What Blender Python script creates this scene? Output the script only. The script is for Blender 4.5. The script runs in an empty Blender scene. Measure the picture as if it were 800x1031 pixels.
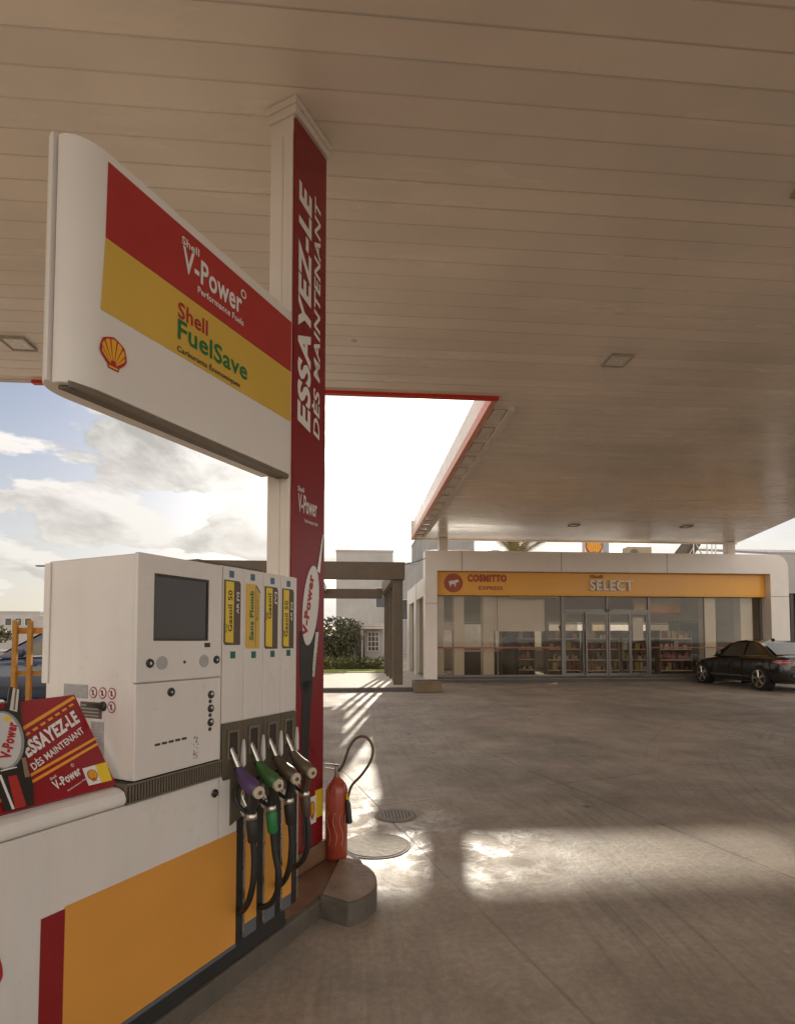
import bpy, bmesh, math, random
from mathutils import Vector, Matrix
random.seed(7)
S = bpy.context.scene
C = S.collection
R = math.radians
PI = math.pi

# ------------------------------------------------------------------ materials
def nodes_of(name):
    m = bpy.data.materials.new(name); m.use_nodes = True
    nt = m.node_tree
    return m, nt, nt.nodes, nt.links, nt.nodes['Principled BSDF']

def mat(name, col, rough=.5, metal=0., var=.10, scale=5., bump=0., bscale=60., coat=0., rvar=.12, emit=None, stretch=(1, 1, 1), spec=.5):
    m, nt, N, L, P = nodes_of(name)
    tc = N.new('ShaderNodeTexCoord'); mp = N.new('ShaderNodeMapping'); mp.inputs['Scale'].default_value = stretch
    L.new(tc.outputs['Object'], mp.inputs[0])
    n = N.new('ShaderNodeTexNoise'); n.inputs['Scale'].default_value = scale; n.inputs['Detail'].default_value = 3
    n.inputs['Roughness'].default_value = .62
    L.new(mp.outputs[0], n.inputs['Vector'])
    r = N.new('ShaderNodeValToRGB')
    r.color_ramp.elements[0].position = .3; r.color_ramp.elements[1].position = .7
    r.color_ramp.elements[0].color = tuple(c * (1 - var) for c in col) + (1,)
    r.color_ramp.elements[1].color = tuple(min(1, c * (1 + var * .6)) for c in col) + (1,)
    L.new(n.outputs['Fac'], r.inputs[0]); L.new(r.outputs[0], P.inputs['Base Color'])
    mr = N.new('ShaderNodeMapRange')
    mr.inputs[3].default_value = max(.02, rough - rvar); mr.inputs[4].default_value = min(1, rough + rvar)
    L.new(n.outputs['Fac'], mr.inputs[0]); L.new(mr.outputs[0], P.inputs['Roughness'])
    P.inputs['Metallic'].default_value = metal
    P.inputs['Coat Weight'].default_value = coat
    P.inputs['Specular IOR Level'].default_value = spec
    if bump:
        b = N.new('ShaderNodeBump'); b.inputs['Strength'].default_value = bump; b.inputs['Distance'].default_value = .01
        n2 = N.new('ShaderNodeTexNoise'); n2.inputs['Scale'].default_value = bscale; n2.inputs['Detail'].default_value = 4
        L.new(mp.outputs[0], n2.inputs['Vector']); L.new(n2.outputs['Fac'], b.inputs['Height']); L.new(b.outputs[0], P.inputs['Normal'])
    if emit:
        P.inputs['Emission Color'].default_value = emit[0] + (1,); P.inputs['Emission Strength'].default_value = emit[1]
    return m

def grimy(name, col, rough):
    m, nt, N, L, P = nodes_of(name)
    tc = N.new('ShaderNodeTexCoord')
    def nz(sc, st, det=4):
        mp = N.new('ShaderNodeMapping'); mp.inputs['Scale'].default_value = st; L.new(tc.outputs['Object'], mp.inputs[0])
        n = N.new('ShaderNodeTexNoise'); n.inputs['Scale'].default_value = sc; n.inputs['Detail'].default_value = det; n.inputs['Roughness'].default_value = .65
        L.new(mp.outputs[0], n.inputs['Vector']); return n.outputs['Fac']
    def mr(x, a, b, c, d):
        r = N.new('ShaderNodeMapRange')
        for i, q in enumerate((a, b, c, d)): r.inputs[i + 1].default_value = q
        L.new(x, r.inputs[0]); return r.outputs[0]
    def mul(a, b):
        n = N.new('ShaderNodeMath'); n.operation = 'MULTIPLY'; L.new(a, n.inputs[0]); L.new(b, n.inputs[1]); return n.outputs[0]
    streak = mr(nz(9, (1, 1, .09)), .45, .75, 1, .94); blot = mr(nz(2.2, (1, 1, 1)), .35, .7, 1.02, .93)
    scr = mr(nz(30, (1, 1, .6), 5), .68, .74, 1, .82)
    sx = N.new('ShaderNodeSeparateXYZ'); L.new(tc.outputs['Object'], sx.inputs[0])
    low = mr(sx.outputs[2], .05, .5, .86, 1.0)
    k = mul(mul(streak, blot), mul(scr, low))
    cb = N.new('ShaderNodeCombineColor')
    for i in range(3):
        n = N.new('ShaderNodeMath'); n.operation = 'MULTIPLY'; n.inputs[1].default_value = col[i]; L.new(k, n.inputs[0]); L.new(n.outputs[0], cb.inputs[i])
    L.new(cb.outputs[0], P.inputs['Base Color'])
    L.new(mr(nz(6, (1, 1, 1)), .3, .7, rough - .1, rough + .15), P.inputs['Roughness'])
    b = N.new('ShaderNodeBump'); b.inputs['Strength'].default_value = .08; b.inputs['Distance'].default_value = .02
    L.new(nz(3.5, (1, 1, 1), 2), b.inputs['Height']); L.new(b.outputs[0], P.inputs['Normal'])
    return m

def glass_mat(name, tint=(.93, .90, .84), refl=.95, dirt=.012):
    m, nt, N, L, P = nodes_of(name)
    out = N['Material Output']
    tr = N.new('ShaderNodeBsdfTransparent'); tr.inputs[0].default_value = tint + (1,)
    gl = N.new('ShaderNodeBsdfGlossy'); gl.inputs['Roughness'].default_value = .015
    fr = N.new('ShaderNodeFresnel'); fr.inputs[0].default_value = 1.55
    tc = N.new('ShaderNodeTexCoord'); nz = N.new('ShaderNodeTexNoise'); nz.inputs['Scale'].default_value = .9
    L.new(tc.outputs['Object'], nz.inputs['Vector'])
    bp = N.new('ShaderNodeBump'); bp.inputs['Strength'].default_value = .12; bp.inputs['Distance'].default_value = .02
    L.new(nz.outputs['Fac'], bp.inputs['Height']); L.new(bp.outputs[0], gl.inputs['Normal'])
    mu = N.new('ShaderNodeMath'); mu.operation = 'MULTIPLY_ADD'; mu.inputs[1].default_value = .5 * refl; mu.inputs[2].default_value = .0
    mu.use_clamp = True
    L.new(fr.outputs[0], mu.inputs[0])
    mx = N.new('ShaderNodeMixShader'); L.new(mu.outputs[0], mx.inputs[0]); L.new(tr.outputs[0], mx.inputs[1]); L.new(gl.outputs[0], mx.inputs[2])
    df = N.new('ShaderNodeBsdfDiffuse'); df.inputs[0].default_value = (.6, .52, .42, 1)
    m2 = N.new('ShaderNodeMixShader'); m2.inputs[0].default_value = dirt
    L.new(mx.outputs[0], m2.inputs[1]); L.new(df.outputs[0], m2.inputs[2]); L.new(m2.outputs[0], out.inputs[0])
    return m

WHITE = grimy('white_painted_steel', (.77, .715, .665), .34)
WHITE2 = mat('white_sign_plastic', (.78, .73, .675), .32, var=.04, scale=2)
CLAD = mat('white_cladding', (.88, .80, .72), .35, var=.06, scale=1.2)
CREAM = mat('white_painted_concrete', (.78, .70, .62), .7, var=.08, scale=.9)
PLASTER = mat('pale_plaster', (.52, .49, .46), .9, var=.12, scale=.5, bump=.3, bscale=8)
PLASTER2 = mat('grey_plaster', (.40, .38, .37), .9, var=.14, scale=.4, bump=.3, bscale=8)
PALE = mat('limewashed_wall', (.55, .52, .48), .9, var=.12, scale=.3)
RED = mat('red_vinyl', (.42, .032, .028), .36, var=.07, scale=3)
DRED = mat('deep_red_vinyl', (.235, .010, .014), .30, var=.10, scale=2)
BRED = mat('board_red', (.30, .012, .020), .33, var=.12, scale=4)
TRIM = mat('red_trim', (.62, .035, .02), .4, var=.08)
YEL = mat('yellow_vinyl', (.68, .43, .07), .36, var=.05, scale=3)
ORANGE = mat('orange_vinyl', (.74, .33, .06), .34, var=.06, scale=2.5)
FASC = mat('orange_fascia_panel', (.88, .42, .05), .3, var=.08, scale=.6)
OYEL = mat('shell_yellow', (.82, .40, .03), .4, var=.04)
BYEL = mat('bright_yellow', (.80, .56, .03), .35, var=.05)
OLINE = mat('orange_line', (.80, .33, .04), .4, var=.05)
INK = mat('white_ink', (.78, .75, .71), .4, var=.03)
GREENI = mat('green_ink', (.02, .16, .045), .4, var=.04)
REDI = mat('red_ink', (.42, .02, .025), .4, var=.04)
DARKI = mat('dark_ink', (.05, .04, .035), .5, var=.08)
GREYI = mat('grey_ink', (.36, .34, .32), .5, var=.1, scale=60)
BROWNP = mat('brown_label', (.10, .066, .045), .4, var=.06)
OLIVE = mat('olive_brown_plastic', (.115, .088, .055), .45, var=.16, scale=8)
BLACK = mat('black_rubber', (.02, .018, .016), .55, var=.2, scale=14)
BLACKP = mat('black_plastic', (.024, .022, .02), .38, var=.15, scale=10)
DKBASE = mat('dark_plinth', (.030, .027, .024), .7, var=.25, scale=7)
BLUEGREY = mat('blue_grey_skirt', (.12, .13, .15), .5, var=.1)
SCREEN = mat('screen_glass', (.055, .045, .038), .16, var=.06, scale=2)
GRILLE = mat('grille_brown', (.17, .135, .095), .45, var=.12, scale=30)
GRILLE2 = mat('grille_dark', (.04, .032, .024), .7, var=.1)
METAL = mat('brushed_metal', (.62, .58, .52), .28, metal=1, var=.12, scale=20)
CHROME = mat('chrome', (.75, .72, .68), .14, metal=1, var=.06)
PURPLE = mat('purple_plastic', (.085, .045, .12), .42, var=.1)
GREENP = mat('green_plastic', (.045, .12, .03), .42, var=.1)
BRNP = mat('dark_brown_plastic', (.085, .055, .03), .42, var=.12)
TANP = mat('tan_brown_plastic', (.12, .085, .05), .42, var=.12)
CAPM = mat('cream_cap', (.58, .50, .36), .4, var=.08, scale=40)
GRNB = mat('bright_green_collar', (.02, .20, .06), .42, var=.1)
SPGREY = mat('speaker_grey', (.44, .42, .40), .7, var=.12, scale=180)
LGREY = mat('light_grey_print', (.60, .58, .56), .4, var=.04); SPGREY2 = mat('mid_grey_print', (.30, .29, .28), .4, var=.06)
SQG = mat('green_square', (.012, .13, .075), .4); SQB = mat('blue_square', (.07, .14, .22), .4)
CONC = mat('kerb_concrete', (.135, .115, .09), .8, var=.22, scale=9, bump=.5, bscale=40)
CONCL = mat('pale_kerb_top', (.30, .215, .16), .6, var=.35, scale=7, bump=.6, bscale=30)
REDKERB = mat('red_painted_edge', (.26, .075, .045), .6, var=.3, scale=12)
COPPER = mat('island_tile', (.22, .12, .07), .35, var=.25, scale=10)
EXTR = mat('extinguisher_red', (.40, .060, .032), .28, var=.12, scale=6, coat=.5)
CARB = mat('black_car_paint', (.010, .009, .009), .16, var=.1, coat=1, rvar=.05)
CARBL = mat('dark_blue_car_paint', (.045, .065, .12), .22, var=.1, coat=1, rvar=.05)
CGLASS = mat('car_window_glass', (.10, .085, .065), .05, var=.05, rvar=.03, spec=.9)
TAIL = mat('tail_light_red', (.42, .02, .02), .15, var=.15, scale=20, coat=1)
PERG = mat('brown_painted_steel', (.125, .092, .06), .55, var=.16, scale=2)
PAVE = mat('pavement_concrete', (.62, .55, .46), .8, var=.15, scale=2.5, bump=.3)
KERBD = mat('dark_kerb', (.13, .115, .10), .85, var=.2, scale=4)
ALU = mat('grey_aluminium', (.20, .18, .165), .38, metal=.55, var=.08)
RUST = mat('yellow_rack_paint', (.52, .24, .035), .6, var=.2, scale=8)
GLASS = glass_mat('shop_glass')
PANE = mat('dark_window_pane', (.05, .055, .06), .08, var=.2)
FLOOR = mat('shop_floor', (.30, .27, .23), .25, var=.1)
WOODS = mat('shelf_panel', (.26, .20, .14), .6, var=.15)
TRUNK = mat('bark', (.12, .085, .06), .9, var=.3, scale=12, bump=.6)
LEAF = mat('tree_leaves', (.135, .128, .062), .6, var=.5, scale=1.2)
LEAF2 = mat('hedge_leaves', (.17, .185, .035), .6, var=.5, scale=1.5)
PALMM = mat('palm_leaves', (.30, .25, .10), .5, var=.3, scale=3)
GRASS = mat('lawn_grass', (.30, .33, .05), .8, var=.3, scale=4)
SOLAR = mat('solar_panel_back', (.14, .115, .09), .5, var=.15)
CLOTH = mat('dark_clothes', (.03, .03, .035), .8, var=.2); SKIN = mat('skin', (.35, .2, .14), .55, var=.08); HAIR = mat('dark_hair', (.02, .015, .012), .6)
GATE = mat('corrugated_gate', (.10, .085, .07), .6, var=.3, scale=3)
PROD = [mat('packet_' + n, c, .4, var=.2, scale=25) for n, c in (('red', (.28, .05, .035)), ('orange', (.38, .17, .05)), ('white', (.5, .46, .41)), ('brown', (.12, .075, .05)), ('yellow', (.42, .31, .08)))]

# --------------------------------------------------------------- mesh builder
class MB:
    def __init__(s): s.v = []; s.f = []
    def add(s, vs, fs):
        o = len(s.v); s.v += [tuple(p) for p in vs]; s.f += [tuple(i + o for i in f) for f in fs]; return s
    def box(s, x0, x1, y0, y1, z0, z1):
        v = [(x, y, z) for z in (z0, z1) for y in (y0, y1) for x in (x0, x1)]
        return s.add(v, [(0, 2, 3, 1), (4, 5, 7, 6), (0, 1, 5, 4), (2, 6, 7, 3), (0, 4, 6, 2), (1, 3, 7, 5)])
    def prism(s, pts, d):                     # pts: planar 3d loop, extruded by vector d
        n = len(pts); d = Vector(d); a = [Vector(p) for p in pts]; b = [p + d for p in a]
        nor = Vector((0, 0, 0))
        for i in range(n): nor += a[i].cross(a[(i + 1) % n])
        if nor.dot(d) > 0: a.reverse(); b.reverse()
        return s.add(a + b, [tuple(range(n)), tuple(range(2 * n - 1, n - 1, -1))] + [(i, n + i, n + (i + 1) % n, (i + 1) % n) for i in range(n)])
    def poly(s, pts): return s.add(pts, [tuple(range(len(pts)))])
    def tube(s, path, r, n=10, cap=True):
        P = [Vector(p) for p in path]; k = len(P); rr = r if isinstance(r, (list, tuple)) else [r] * k
        rings = []; up = None
        for i in range(k):
            t = (P[min(i + 1, k - 1)] - P[max(i - 1, 0)]).normalized()
            if up is None:
                up = Vector((0, 0, 1)) if abs(t.z) < .9 else Vector((1, 0, 0))
            u = (up - t * up.dot(t)).normalized(); w = t.cross(u); up = u
            rings.append([P[i] + (u * math.cos(2 * PI * j / n) + w * math.sin(2 * PI * j / n)) * rr[i] for j in range(n)])
        v = [p for q in rings for p in q]
        f = [(i * n + j, i * n + (j + 1) % n, (i + 1) * n + (j + 1) % n, (i + 1) * n + j) for i in range(k - 1) for j in range(n)]
        if cap: f += [tuple(range(n - 1, -1, -1)), tuple(range((k - 1) * n, k * n))]
        return s.add(v, f)
    def cyl(s, a, b, r, n=16): return s.tube([a, b], r, n)
    def lathe(s, o, axis, prof, n=24):         # prof: (distance along axis, radius)
        a = Vector(axis).normalized(); o = Vector(o)
        u = a.orthogonal().normalized(); w = a.cross(u)
        v = [o + a * h + (u * math.cos(2 * PI * j / n) + w * math.sin(2 * PI * j / n)) * max(r, 1e-4) for h, r in prof for j in range(n)]
        k = len(prof)
        f = [(i * n + j, i * n + (j + 1) % n, (i + 1) * n + (j + 1) % n, (i + 1) * n + j) for i in range(k - 1) for j in range(n)]
        f += [tuple(range(n - 1, -1, -1)), tuple(range((k - 1) * n, k * n))]
        return s.add(v, f)
    def frame(s, x0, x1, z0, z1, a0, a1, b0, b1, yf, yb):   # front-facing ring with a hole
        o = [(x0, z0), (x1, z0), (x1, z1), (x0, z1)]; i = [(a0, b0), (a1, b0), (a1, b1), (a0, b1)]
        v = [(x, y, z) for y in (yf, yb) for q in (o, i) for x, z in q]
        f = []
        for k in range(4):
            l = (k + 1) % 4
            f += [(k, l, 4 + l, 4 + k), (8 + l, 8 + k, 12 + k, 12 + l), (l, k, 8 + k, 8 + l), (4 + k, 4 + l, 12 + l, 12 + k)]
        return s.add(v, f)

ORG = {}
def obj(name, mb, m, parent=None, smooth=None, bevel=0., seg=2, sub=0):
    me = bpy.data.meshes.new(name)
    root = parent
    while root is not None and root.parent is not None: root = root.parent
    o0 = ORG.get(root.name, Vector((0, 0, 0))) if root is not None else Vector((0, 0, 0))
    me.from_pydata([tuple(Vector(p) - o0) for p in mb.v], [], mb.f); me.update()
    bm = bmesh.new(); bm.from_mesh(me); bmesh.ops.recalc_face_normals(bm, faces=bm.faces) if len(bm.faces) < 6000 and bevel >= 0 else None
    bm.to_mesh(me); bm.free()
    me.materials.append(m)
    if smooth is not None:
        for p in me.polygons: p.use_smooth = True
        me.set_sharp_from_angle(angle=R(smooth))
    o = bpy.data.objects.new(name, me); C.objects.link(o)
    if parent is not None: o.parent = parent
    if bevel > 0:
        b = o.modifiers.new('bevel', 'BEVEL'); b.width = bevel; b.segments = seg; b.limit_method = 'ANGLE'; b.angle_limit = R(40)
        for p in me.polygons: p.use_smooth = True
        b.harden_normals = True
    if sub:
        u = o.modifiers.new('sub', 'SUBSURF'); u.levels = sub; u.render_levels = sub
    return o

def tag(o, label, cat, group=None):
    o['label'] = label; o['category'] = cat
    if group: o['group'] = group
    return o
def thing(name, label, cat, loc=(0, 0, 0), group=None, isl=None, rotz=None, keep=True):
    """Empty at the base; keep=True: part meshes are given in world (or island) coordinates."""
    o = bpy.data.objects.new(name, None); C.objects.link(o); o.empty_display_size = .2
    if isl is not None:
        o.matrix_world = IS @ Matrix.Translation(isl); ORG[o.name] = Vector(isl)
    else:
        o.location = loc
        if rotz is not None: o.rotation_euler = (0, 0, rotz)
        if keep: ORG[o.name] = Vector(loc)
    return tag(o, label, cat, group)
def struct(name, mb, m, **k):
    o = obj(name, mb, m, **k); o['kind'] = 'structure'; return o

TXT = {}
def text_polys(body, bold):
    key = (body, bold)
    if key not in TXT:
        cu = bpy.data.curves.new('t', 'FONT'); cu.body = body; cu.size = 1; cu.offset = bold; cu.resolution_u = 3; cu.space_character = 1 + bold * 2.2
        o = bpy.data.objects.new('t', cu); C.objects.link(o)
        dg = bpy.context.evaluated_depsgraph_get(); me = bpy.data.meshes.new_from_object(o.evaluated_get(dg))
        v = [p.co.copy() for p in me.vertices]; f = [tuple(p.vertices) for p in me.polygons]
        bpy.data.objects.remove(o); bpy.data.meshes.remove(me); bpy.data.curves.remove(cu)
        TXT[key] = (v, f)
    return TXT[key]
def text_mb(body, O, U, V, bold=.02, shear=0., ext=0., mb=None):
    """lettering whose outline box is spanned by U (baseline) and V (height), lower-left corner O"""
    v, f = text_polys(body, bold)
    x0 = min(p.x for p in v); x1 = max(p.x for p in v); y0 = min(p.y for p in v); y1 = max(p.y for p in v)
    O, U, V = Vector(O), Vector(U), Vector(V); nn = U.cross(V).normalized()
    q = [O + U * ((p.x - x0) / (x1 - x0) + shear * (p.y - y0) / (y1 - y0)) + V * ((p.y - y0) / (y1 - y0)) for p in v]
    mb = mb or MB()
    if ext:
        mb.add([p + nn * ext for p in q], f)
        edges = {}
        for g in f:
            for i in range(len(g)):
                e = (g[i], g[(i + 1) % len(g)])
                if (e[1], e[0]) in edges: del edges[(e[1], e[0])]
                else: edges[e] = 1
        for a, b in edges: mb.add([q[a], q[b], q[b] + nn * ext, q[a] + nn * ext], [(0, 1, 2, 3)])
    else: mb.add(q, f)
    return mb
def lettering(body, O, U, V, m, parent, name='lettering', **k):
    return obj(name, text_mb(body, O, U, V, **k), m, parent, bevel=-1)

def emblem(O, U, V, off, parent, red=None, yel=None, name='shell_emblem'):
    """scallop emblem: red shell with yellow ribs, box spanned by U, V from lower-left O; off = offset normal vector"""
    O, U, V, off = Vector(O), Vector(U), Vector(V), Vector(off)
    P = lambda x, y, k=1: O + U * x + V * y + off * k
    rim = []
    for i in range(0, 57):
        t = R(-38 + 256 * i / 56); lob = .5 * (1 - .055 * abs(math.cos(3.5 * (t - PI / 2) + PI / 2)))
        rim.append((.5 + lob * math.cos(t), .53 + .94 * lob * math.sin(t)))
    out = rim + [(.30, .10), (.30, .0), (.70, .0), (.70, .10)]
    e = obj(name, MB().poly([P(*p) for p in out]), red or REDI, parent, bevel=-1)
    yb = MB(); hx, hy = .5, .06
    for i in range(7):
        t0 = R(-30 + 240 * i / 7); t1 = R(-30 + 240 * (i + 1) / 7); pts = []
        for j in range(6):
            t = t0 + (t1 - t0) * (.10 + .80 * j / 5); rr = .405 + .02 * math.sin(PI * j / 5)
            pts.append((.5 + rr * math.cos(t), .53 + .94 * rr * math.sin(t)))
        a, b = pts[0], pts[-1]
        k = .26
        pts += [(hx + (b[0] - hx) * k, hy + (b[1] - hy) * k), (hx + (a[0] - hx) * k, hy + (a[1] - hy) * k)]
        yb.poly([P(x, y, 2) for x, y in pts])
    yb.poly([P(x, y, 2) for x, y in ((.34, .03), (.66, .03), (.66, .09), (.34, .09))])
    obj('emblem_rib', yb, yel or OYEL, e, bevel=-1)
    return e
def smooth_path(pts, n=6):
    P = [Vector(p) for p in pts]; out = []
    for i in range(len(P) - 1):
        p0, p1, p2, p3 = P[max(i - 1, 0)], P[i], P[i + 1], P[min(i + 2, len(P) - 1)]
        for j in range(n):
            t = j / n
            out.append(.5 * ((2 * p1) + (-p0 + p2) * t + (2 * p0 - 5 * p1 + 4 * p2 - p3) * t * t + (-p0 + 3 * p1 - 3 * p2 + p3) * t ** 3))
    return out + [P[-1]]
def ell(cx, cz, rx, rz, n=28, rot=0.):
    return [(cx + rx * math.cos(2 * PI * i / n) * math.cos(rot) - rz * math.sin(2 * PI * i / n) * math.sin(rot),
             cz + rx * math.cos(2 * PI * i / n) * math.sin(rot) + rz * math.sin(2 * PI * i / n) * math.cos(rot)) for i in range(n)]

# the pump island runs along its own axis: x = along it, y = away from the driveway side, z up
IS = Matrix.Rotation(R(90 - 30.4), 4, 'Z')
def isl(a, y, z=0.): return IS @ Vector((a, y, z))
def zg(y):
    t = min(1, max(0, (y - 6) / 9)); return .14 * t * t * (3 - 2 * t)
GZ = .14

# ------------------------------------------------------------- ground & sky
def ground_material():
    m, nt, N, L, P = nodes_of('forecourt_concrete')
    tc = N.new('ShaderNodeTexCoord')
    def noise(sc, det=6, ro=.6, st=(1, 1, 1), rot=0, dist=0):
        mp = N.new('ShaderNodeMapping'); mp.inputs['Scale'].default_value = st; mp.inputs['Rotation'].default_value = (0, 0, rot)
        L.new(tc.outputs['Object'], mp.inputs[0])
        n = N.new('ShaderNodeTexNoise'); n.inputs['Scale'].default_value = sc; n.inputs['Detail'].default_value = det
        n.inputs['Roughness'].default_value = ro; n.inputs['Distortion'].default_value = dist
        L.new(mp.outputs[0], n.inputs['Vector']); return n.outputs['Fac']
    def ramp(x, a, b, c0, c1):
        r = N.new('ShaderNodeMapRange'); r.inputs[1].default_value = a; r.inputs[2].default_value = b; r.inputs[3].default_value = c0; r.inputs[4].default_value = c1
        L.new(x, r.inputs[0]); return r.outputs[0]
    def math_(op, a, b=None):
        n = N.new('ShaderNodeMath'); n.operation = op
        for i, x in enumerate((a, b)):
            if x is None: continue
            if isinstance(x, (int, float)): n.inputs[i].default_value = x
            else: L.new(x, n.inputs[i])
        return n.outputs[0]
    sx = N.new('ShaderNodeSeparateXYZ'); L.new(tc.outputs['Object'], sx.inputs[0])
    X, Y = sx.outputs[0], sx.outputs[1]
    big = noise(.35, 3, .6, dist=.6); mid = noise(1.7, 5, .65, dist=.4); fine = noise(26, 4, .7); grit = noise(150, 1)
    v = math_('MULTIPLY', ramp(big, .3, .7, .72, 1.18), ramp(mid, .3, .72, .74, 1.2))
    v = math_('MULTIPLY', v, ramp(fine, .25, .75, .76, 1.18)); v = math_('MULTIPLY', v, ramp(grit, .3, .7, .9, 1.07))
    # tyre tracks: arcs around a few turning centres, broken up by noise
    tr = None
    for cx, cy, fr, w0, w1, sc in ((9., 9.5, 1., 3.5, 5.2, 1.), (-5.5, 3., 1., 6.4, 9.0, 1.), (13, 1.5, 1., 8.2, 11., 1.), (4.5, 17, 1, 9.5, 12.5, 1)):
        dx = math_('SUBTRACT', X, cx); dy = math_('SUBTRACT', Y, cy)
        d = math_('SQRT', math_('ADD', math_('MULTIPLY', dx, dx), math_('MULTIPLY', dy, dy)))
        nn = N.new('ShaderNodeTexNoise'); nn.noise_dimensions = '1D'; nn.inputs['Scale'].default_value = 17; nn.inputs['Detail'].default_value = 3; nn.inputs['Roughness'].default_value = .75
        L.new(d, nn.inputs['W'])
        band = math_('MULTIPLY', ramp(d, w0, w0 + .3, 0, 1), ramp(d, w1 - .3, w1, 1, 0))
        t = math_('MULTIPLY', ramp(nn.outputs['Fac'], .50, .72, 0, 1), band)
        tr = t if tr is None else math_('MAXIMUM', tr, t)
    trk = math_('MULTIPLY', tr, ramp(noise(.9, 4), .42, .62, 0, .34))
    v = math_('MULTIPLY', v, math_('SUBTRACT', 1, trk))
    for sc, st_, ro, mk, k0 in ((16, (1, .03, 1), R(40), .7, .22), (13, (1, .025, 1), R(-62), .8, .20), (22, (1, .04, 1), R(12), 1.1, .16)):
        ln = ramp(noise(sc, 3, .65, st_, ro), .46, .62, 0, 1)
        v = math_('MULTIPLY', v, math_('SUBTRACT', 1.0 + k0 * .3, math_('MULTIPLY', math_('MULTIPLY', ln, k0 * .65), ramp(noise(mk, 3, .6), .44, .6, 0, 1))))
    # expansion joints (point, normal)
    jm = None
    for px, py, ang in ((.35, 4.4, 166.2), (.7, 5.1, 87 - 15), (6, 11.5, 86), (6.5, 9, 170), (-4, 7, 166.2), (3.2, 1.2, 166.)):
        nx, ny = math.cos(R(ang - 90)) , math.sin(R(ang - 90))
        # line direction given by ang measured clockwise from the shop axis
        dxn, dyn = math.cos(R(ang)), -math.sin(R(ang))
        d = math_('ABSOLUTE', math_('ADD', math_('MULTIPLY', math_('SUBTRACT', X, px), dxn), math_('MULTIPLY', math_('SUBTRACT', Y, py), dyn)))
        d = math_('ADD', d, math_('MULTIPLY', math_('SUBTRACT', mid, .5), .03))
        j = ramp(d, .004, .016, 1, 0); jm = j if jm is None else math_('MAXIMUM', jm, j)
    jm = math_('MULTIPLY', jm, ramp(noise(.6, 2), .42, .56, .4, 1))
    v = math_('MULTIPLY', v, math_('SUBTRACT', 1, math_('MULTIPLY', jm, .36)))
    # oil spots
    vo = N.new('ShaderNodeTexVoronoi'); vo.inputs['Scale'].default_value = 1.3; L.new(tc.outputs['Object'], vo.inputs['Vector'])
    d = math_('ADD', vo.outputs['Distance'], math_('MULTIPLY', math_('SUBTRACT', fine, .5), .12))
    v = math_('MULTIPLY', v, ramp(d, .03, .07, .42, 1))
    col = N.new('ShaderNodeMix'); col.data_type = 'RGBA'; col.blend_type = 'MULTIPLY'; col.inputs[0].default_value = 1
    hue = N.new('ShaderNodeMix'); hue.data_type = 'RGBA'; L.new(ramp(noise(.8, 4), .35, .65, 0, 1), hue.inputs[0])
    hue.inputs[6].default_value = (.375, .302, .233, 1); hue.inputs[7].default_value = (.35, .29, .233, 1)
    L.new(hue.outputs[2], col.inputs[6]); cb = N.new('ShaderNodeCombineColor')
    for i in range(3): L.new(v, cb.inputs[i])
    L.new(cb.outputs[0], col.inputs[7]); L.new(col.outputs[2], P.inputs['Base Color'])
    wd = math_('SQRT', math_('ADD', math_('POWER', math_('SUBTRACT', X, .45), 2), math_('POWER', math_('SUBTRACT', Y, 4.35), 2)))
    wet = math_('MULTIPLY', ramp(wd, .25, 1.5, 1, 0), ramp(noise(2.6, 5, .7, dist=.8), .46, .56, 0, 1))
    # damp, polished patches
    L.new(math_('SUBTRACT', ramp(math_('MULTIPLY', noise(1.3, 4, .65, dist=.5), ramp(big, .3, .7, .8, 1.15)), .38, .62, .80, .58), math_('ADD', math_('MULTIPLY', trk, .12), math_('MULTIPLY', wet, .30))), P.inputs['Roughness'])
    P.inputs['Specular IOR Level'].default_value = .8
    b = N.new('ShaderNodeBump'); b.inputs['Strength'].default_value = .55; b.inputs['Distance'].default_value = .012
    L.new(math_('SUBTRACT', math_('ADD', math_('MULTIPLY', fine, .6), math_('MULTIPLY', mid, .8)), math_('MULTIPLY', jm, .6)), b.inputs['Height'])
    L.new(b.outputs[0], P.inputs['Normal'])
    return m
gm = MB()
ys = [-500, -20, 0, 3] + [6 + .5 * i for i in range(19)] + [40, 120, 700]
xs = [-600, -30, 0, 30, 600]
gm.add([(x, y, zg(y)) for y in ys for x in xs], [(j * 5 + i, j * 5 + i + 1, j * 5 + i + 6, j * 5 + i + 5) for j in range(len(ys) - 1) for i in range(4)])
struct('ground', gm, ground_material(), smooth=40)

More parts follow.
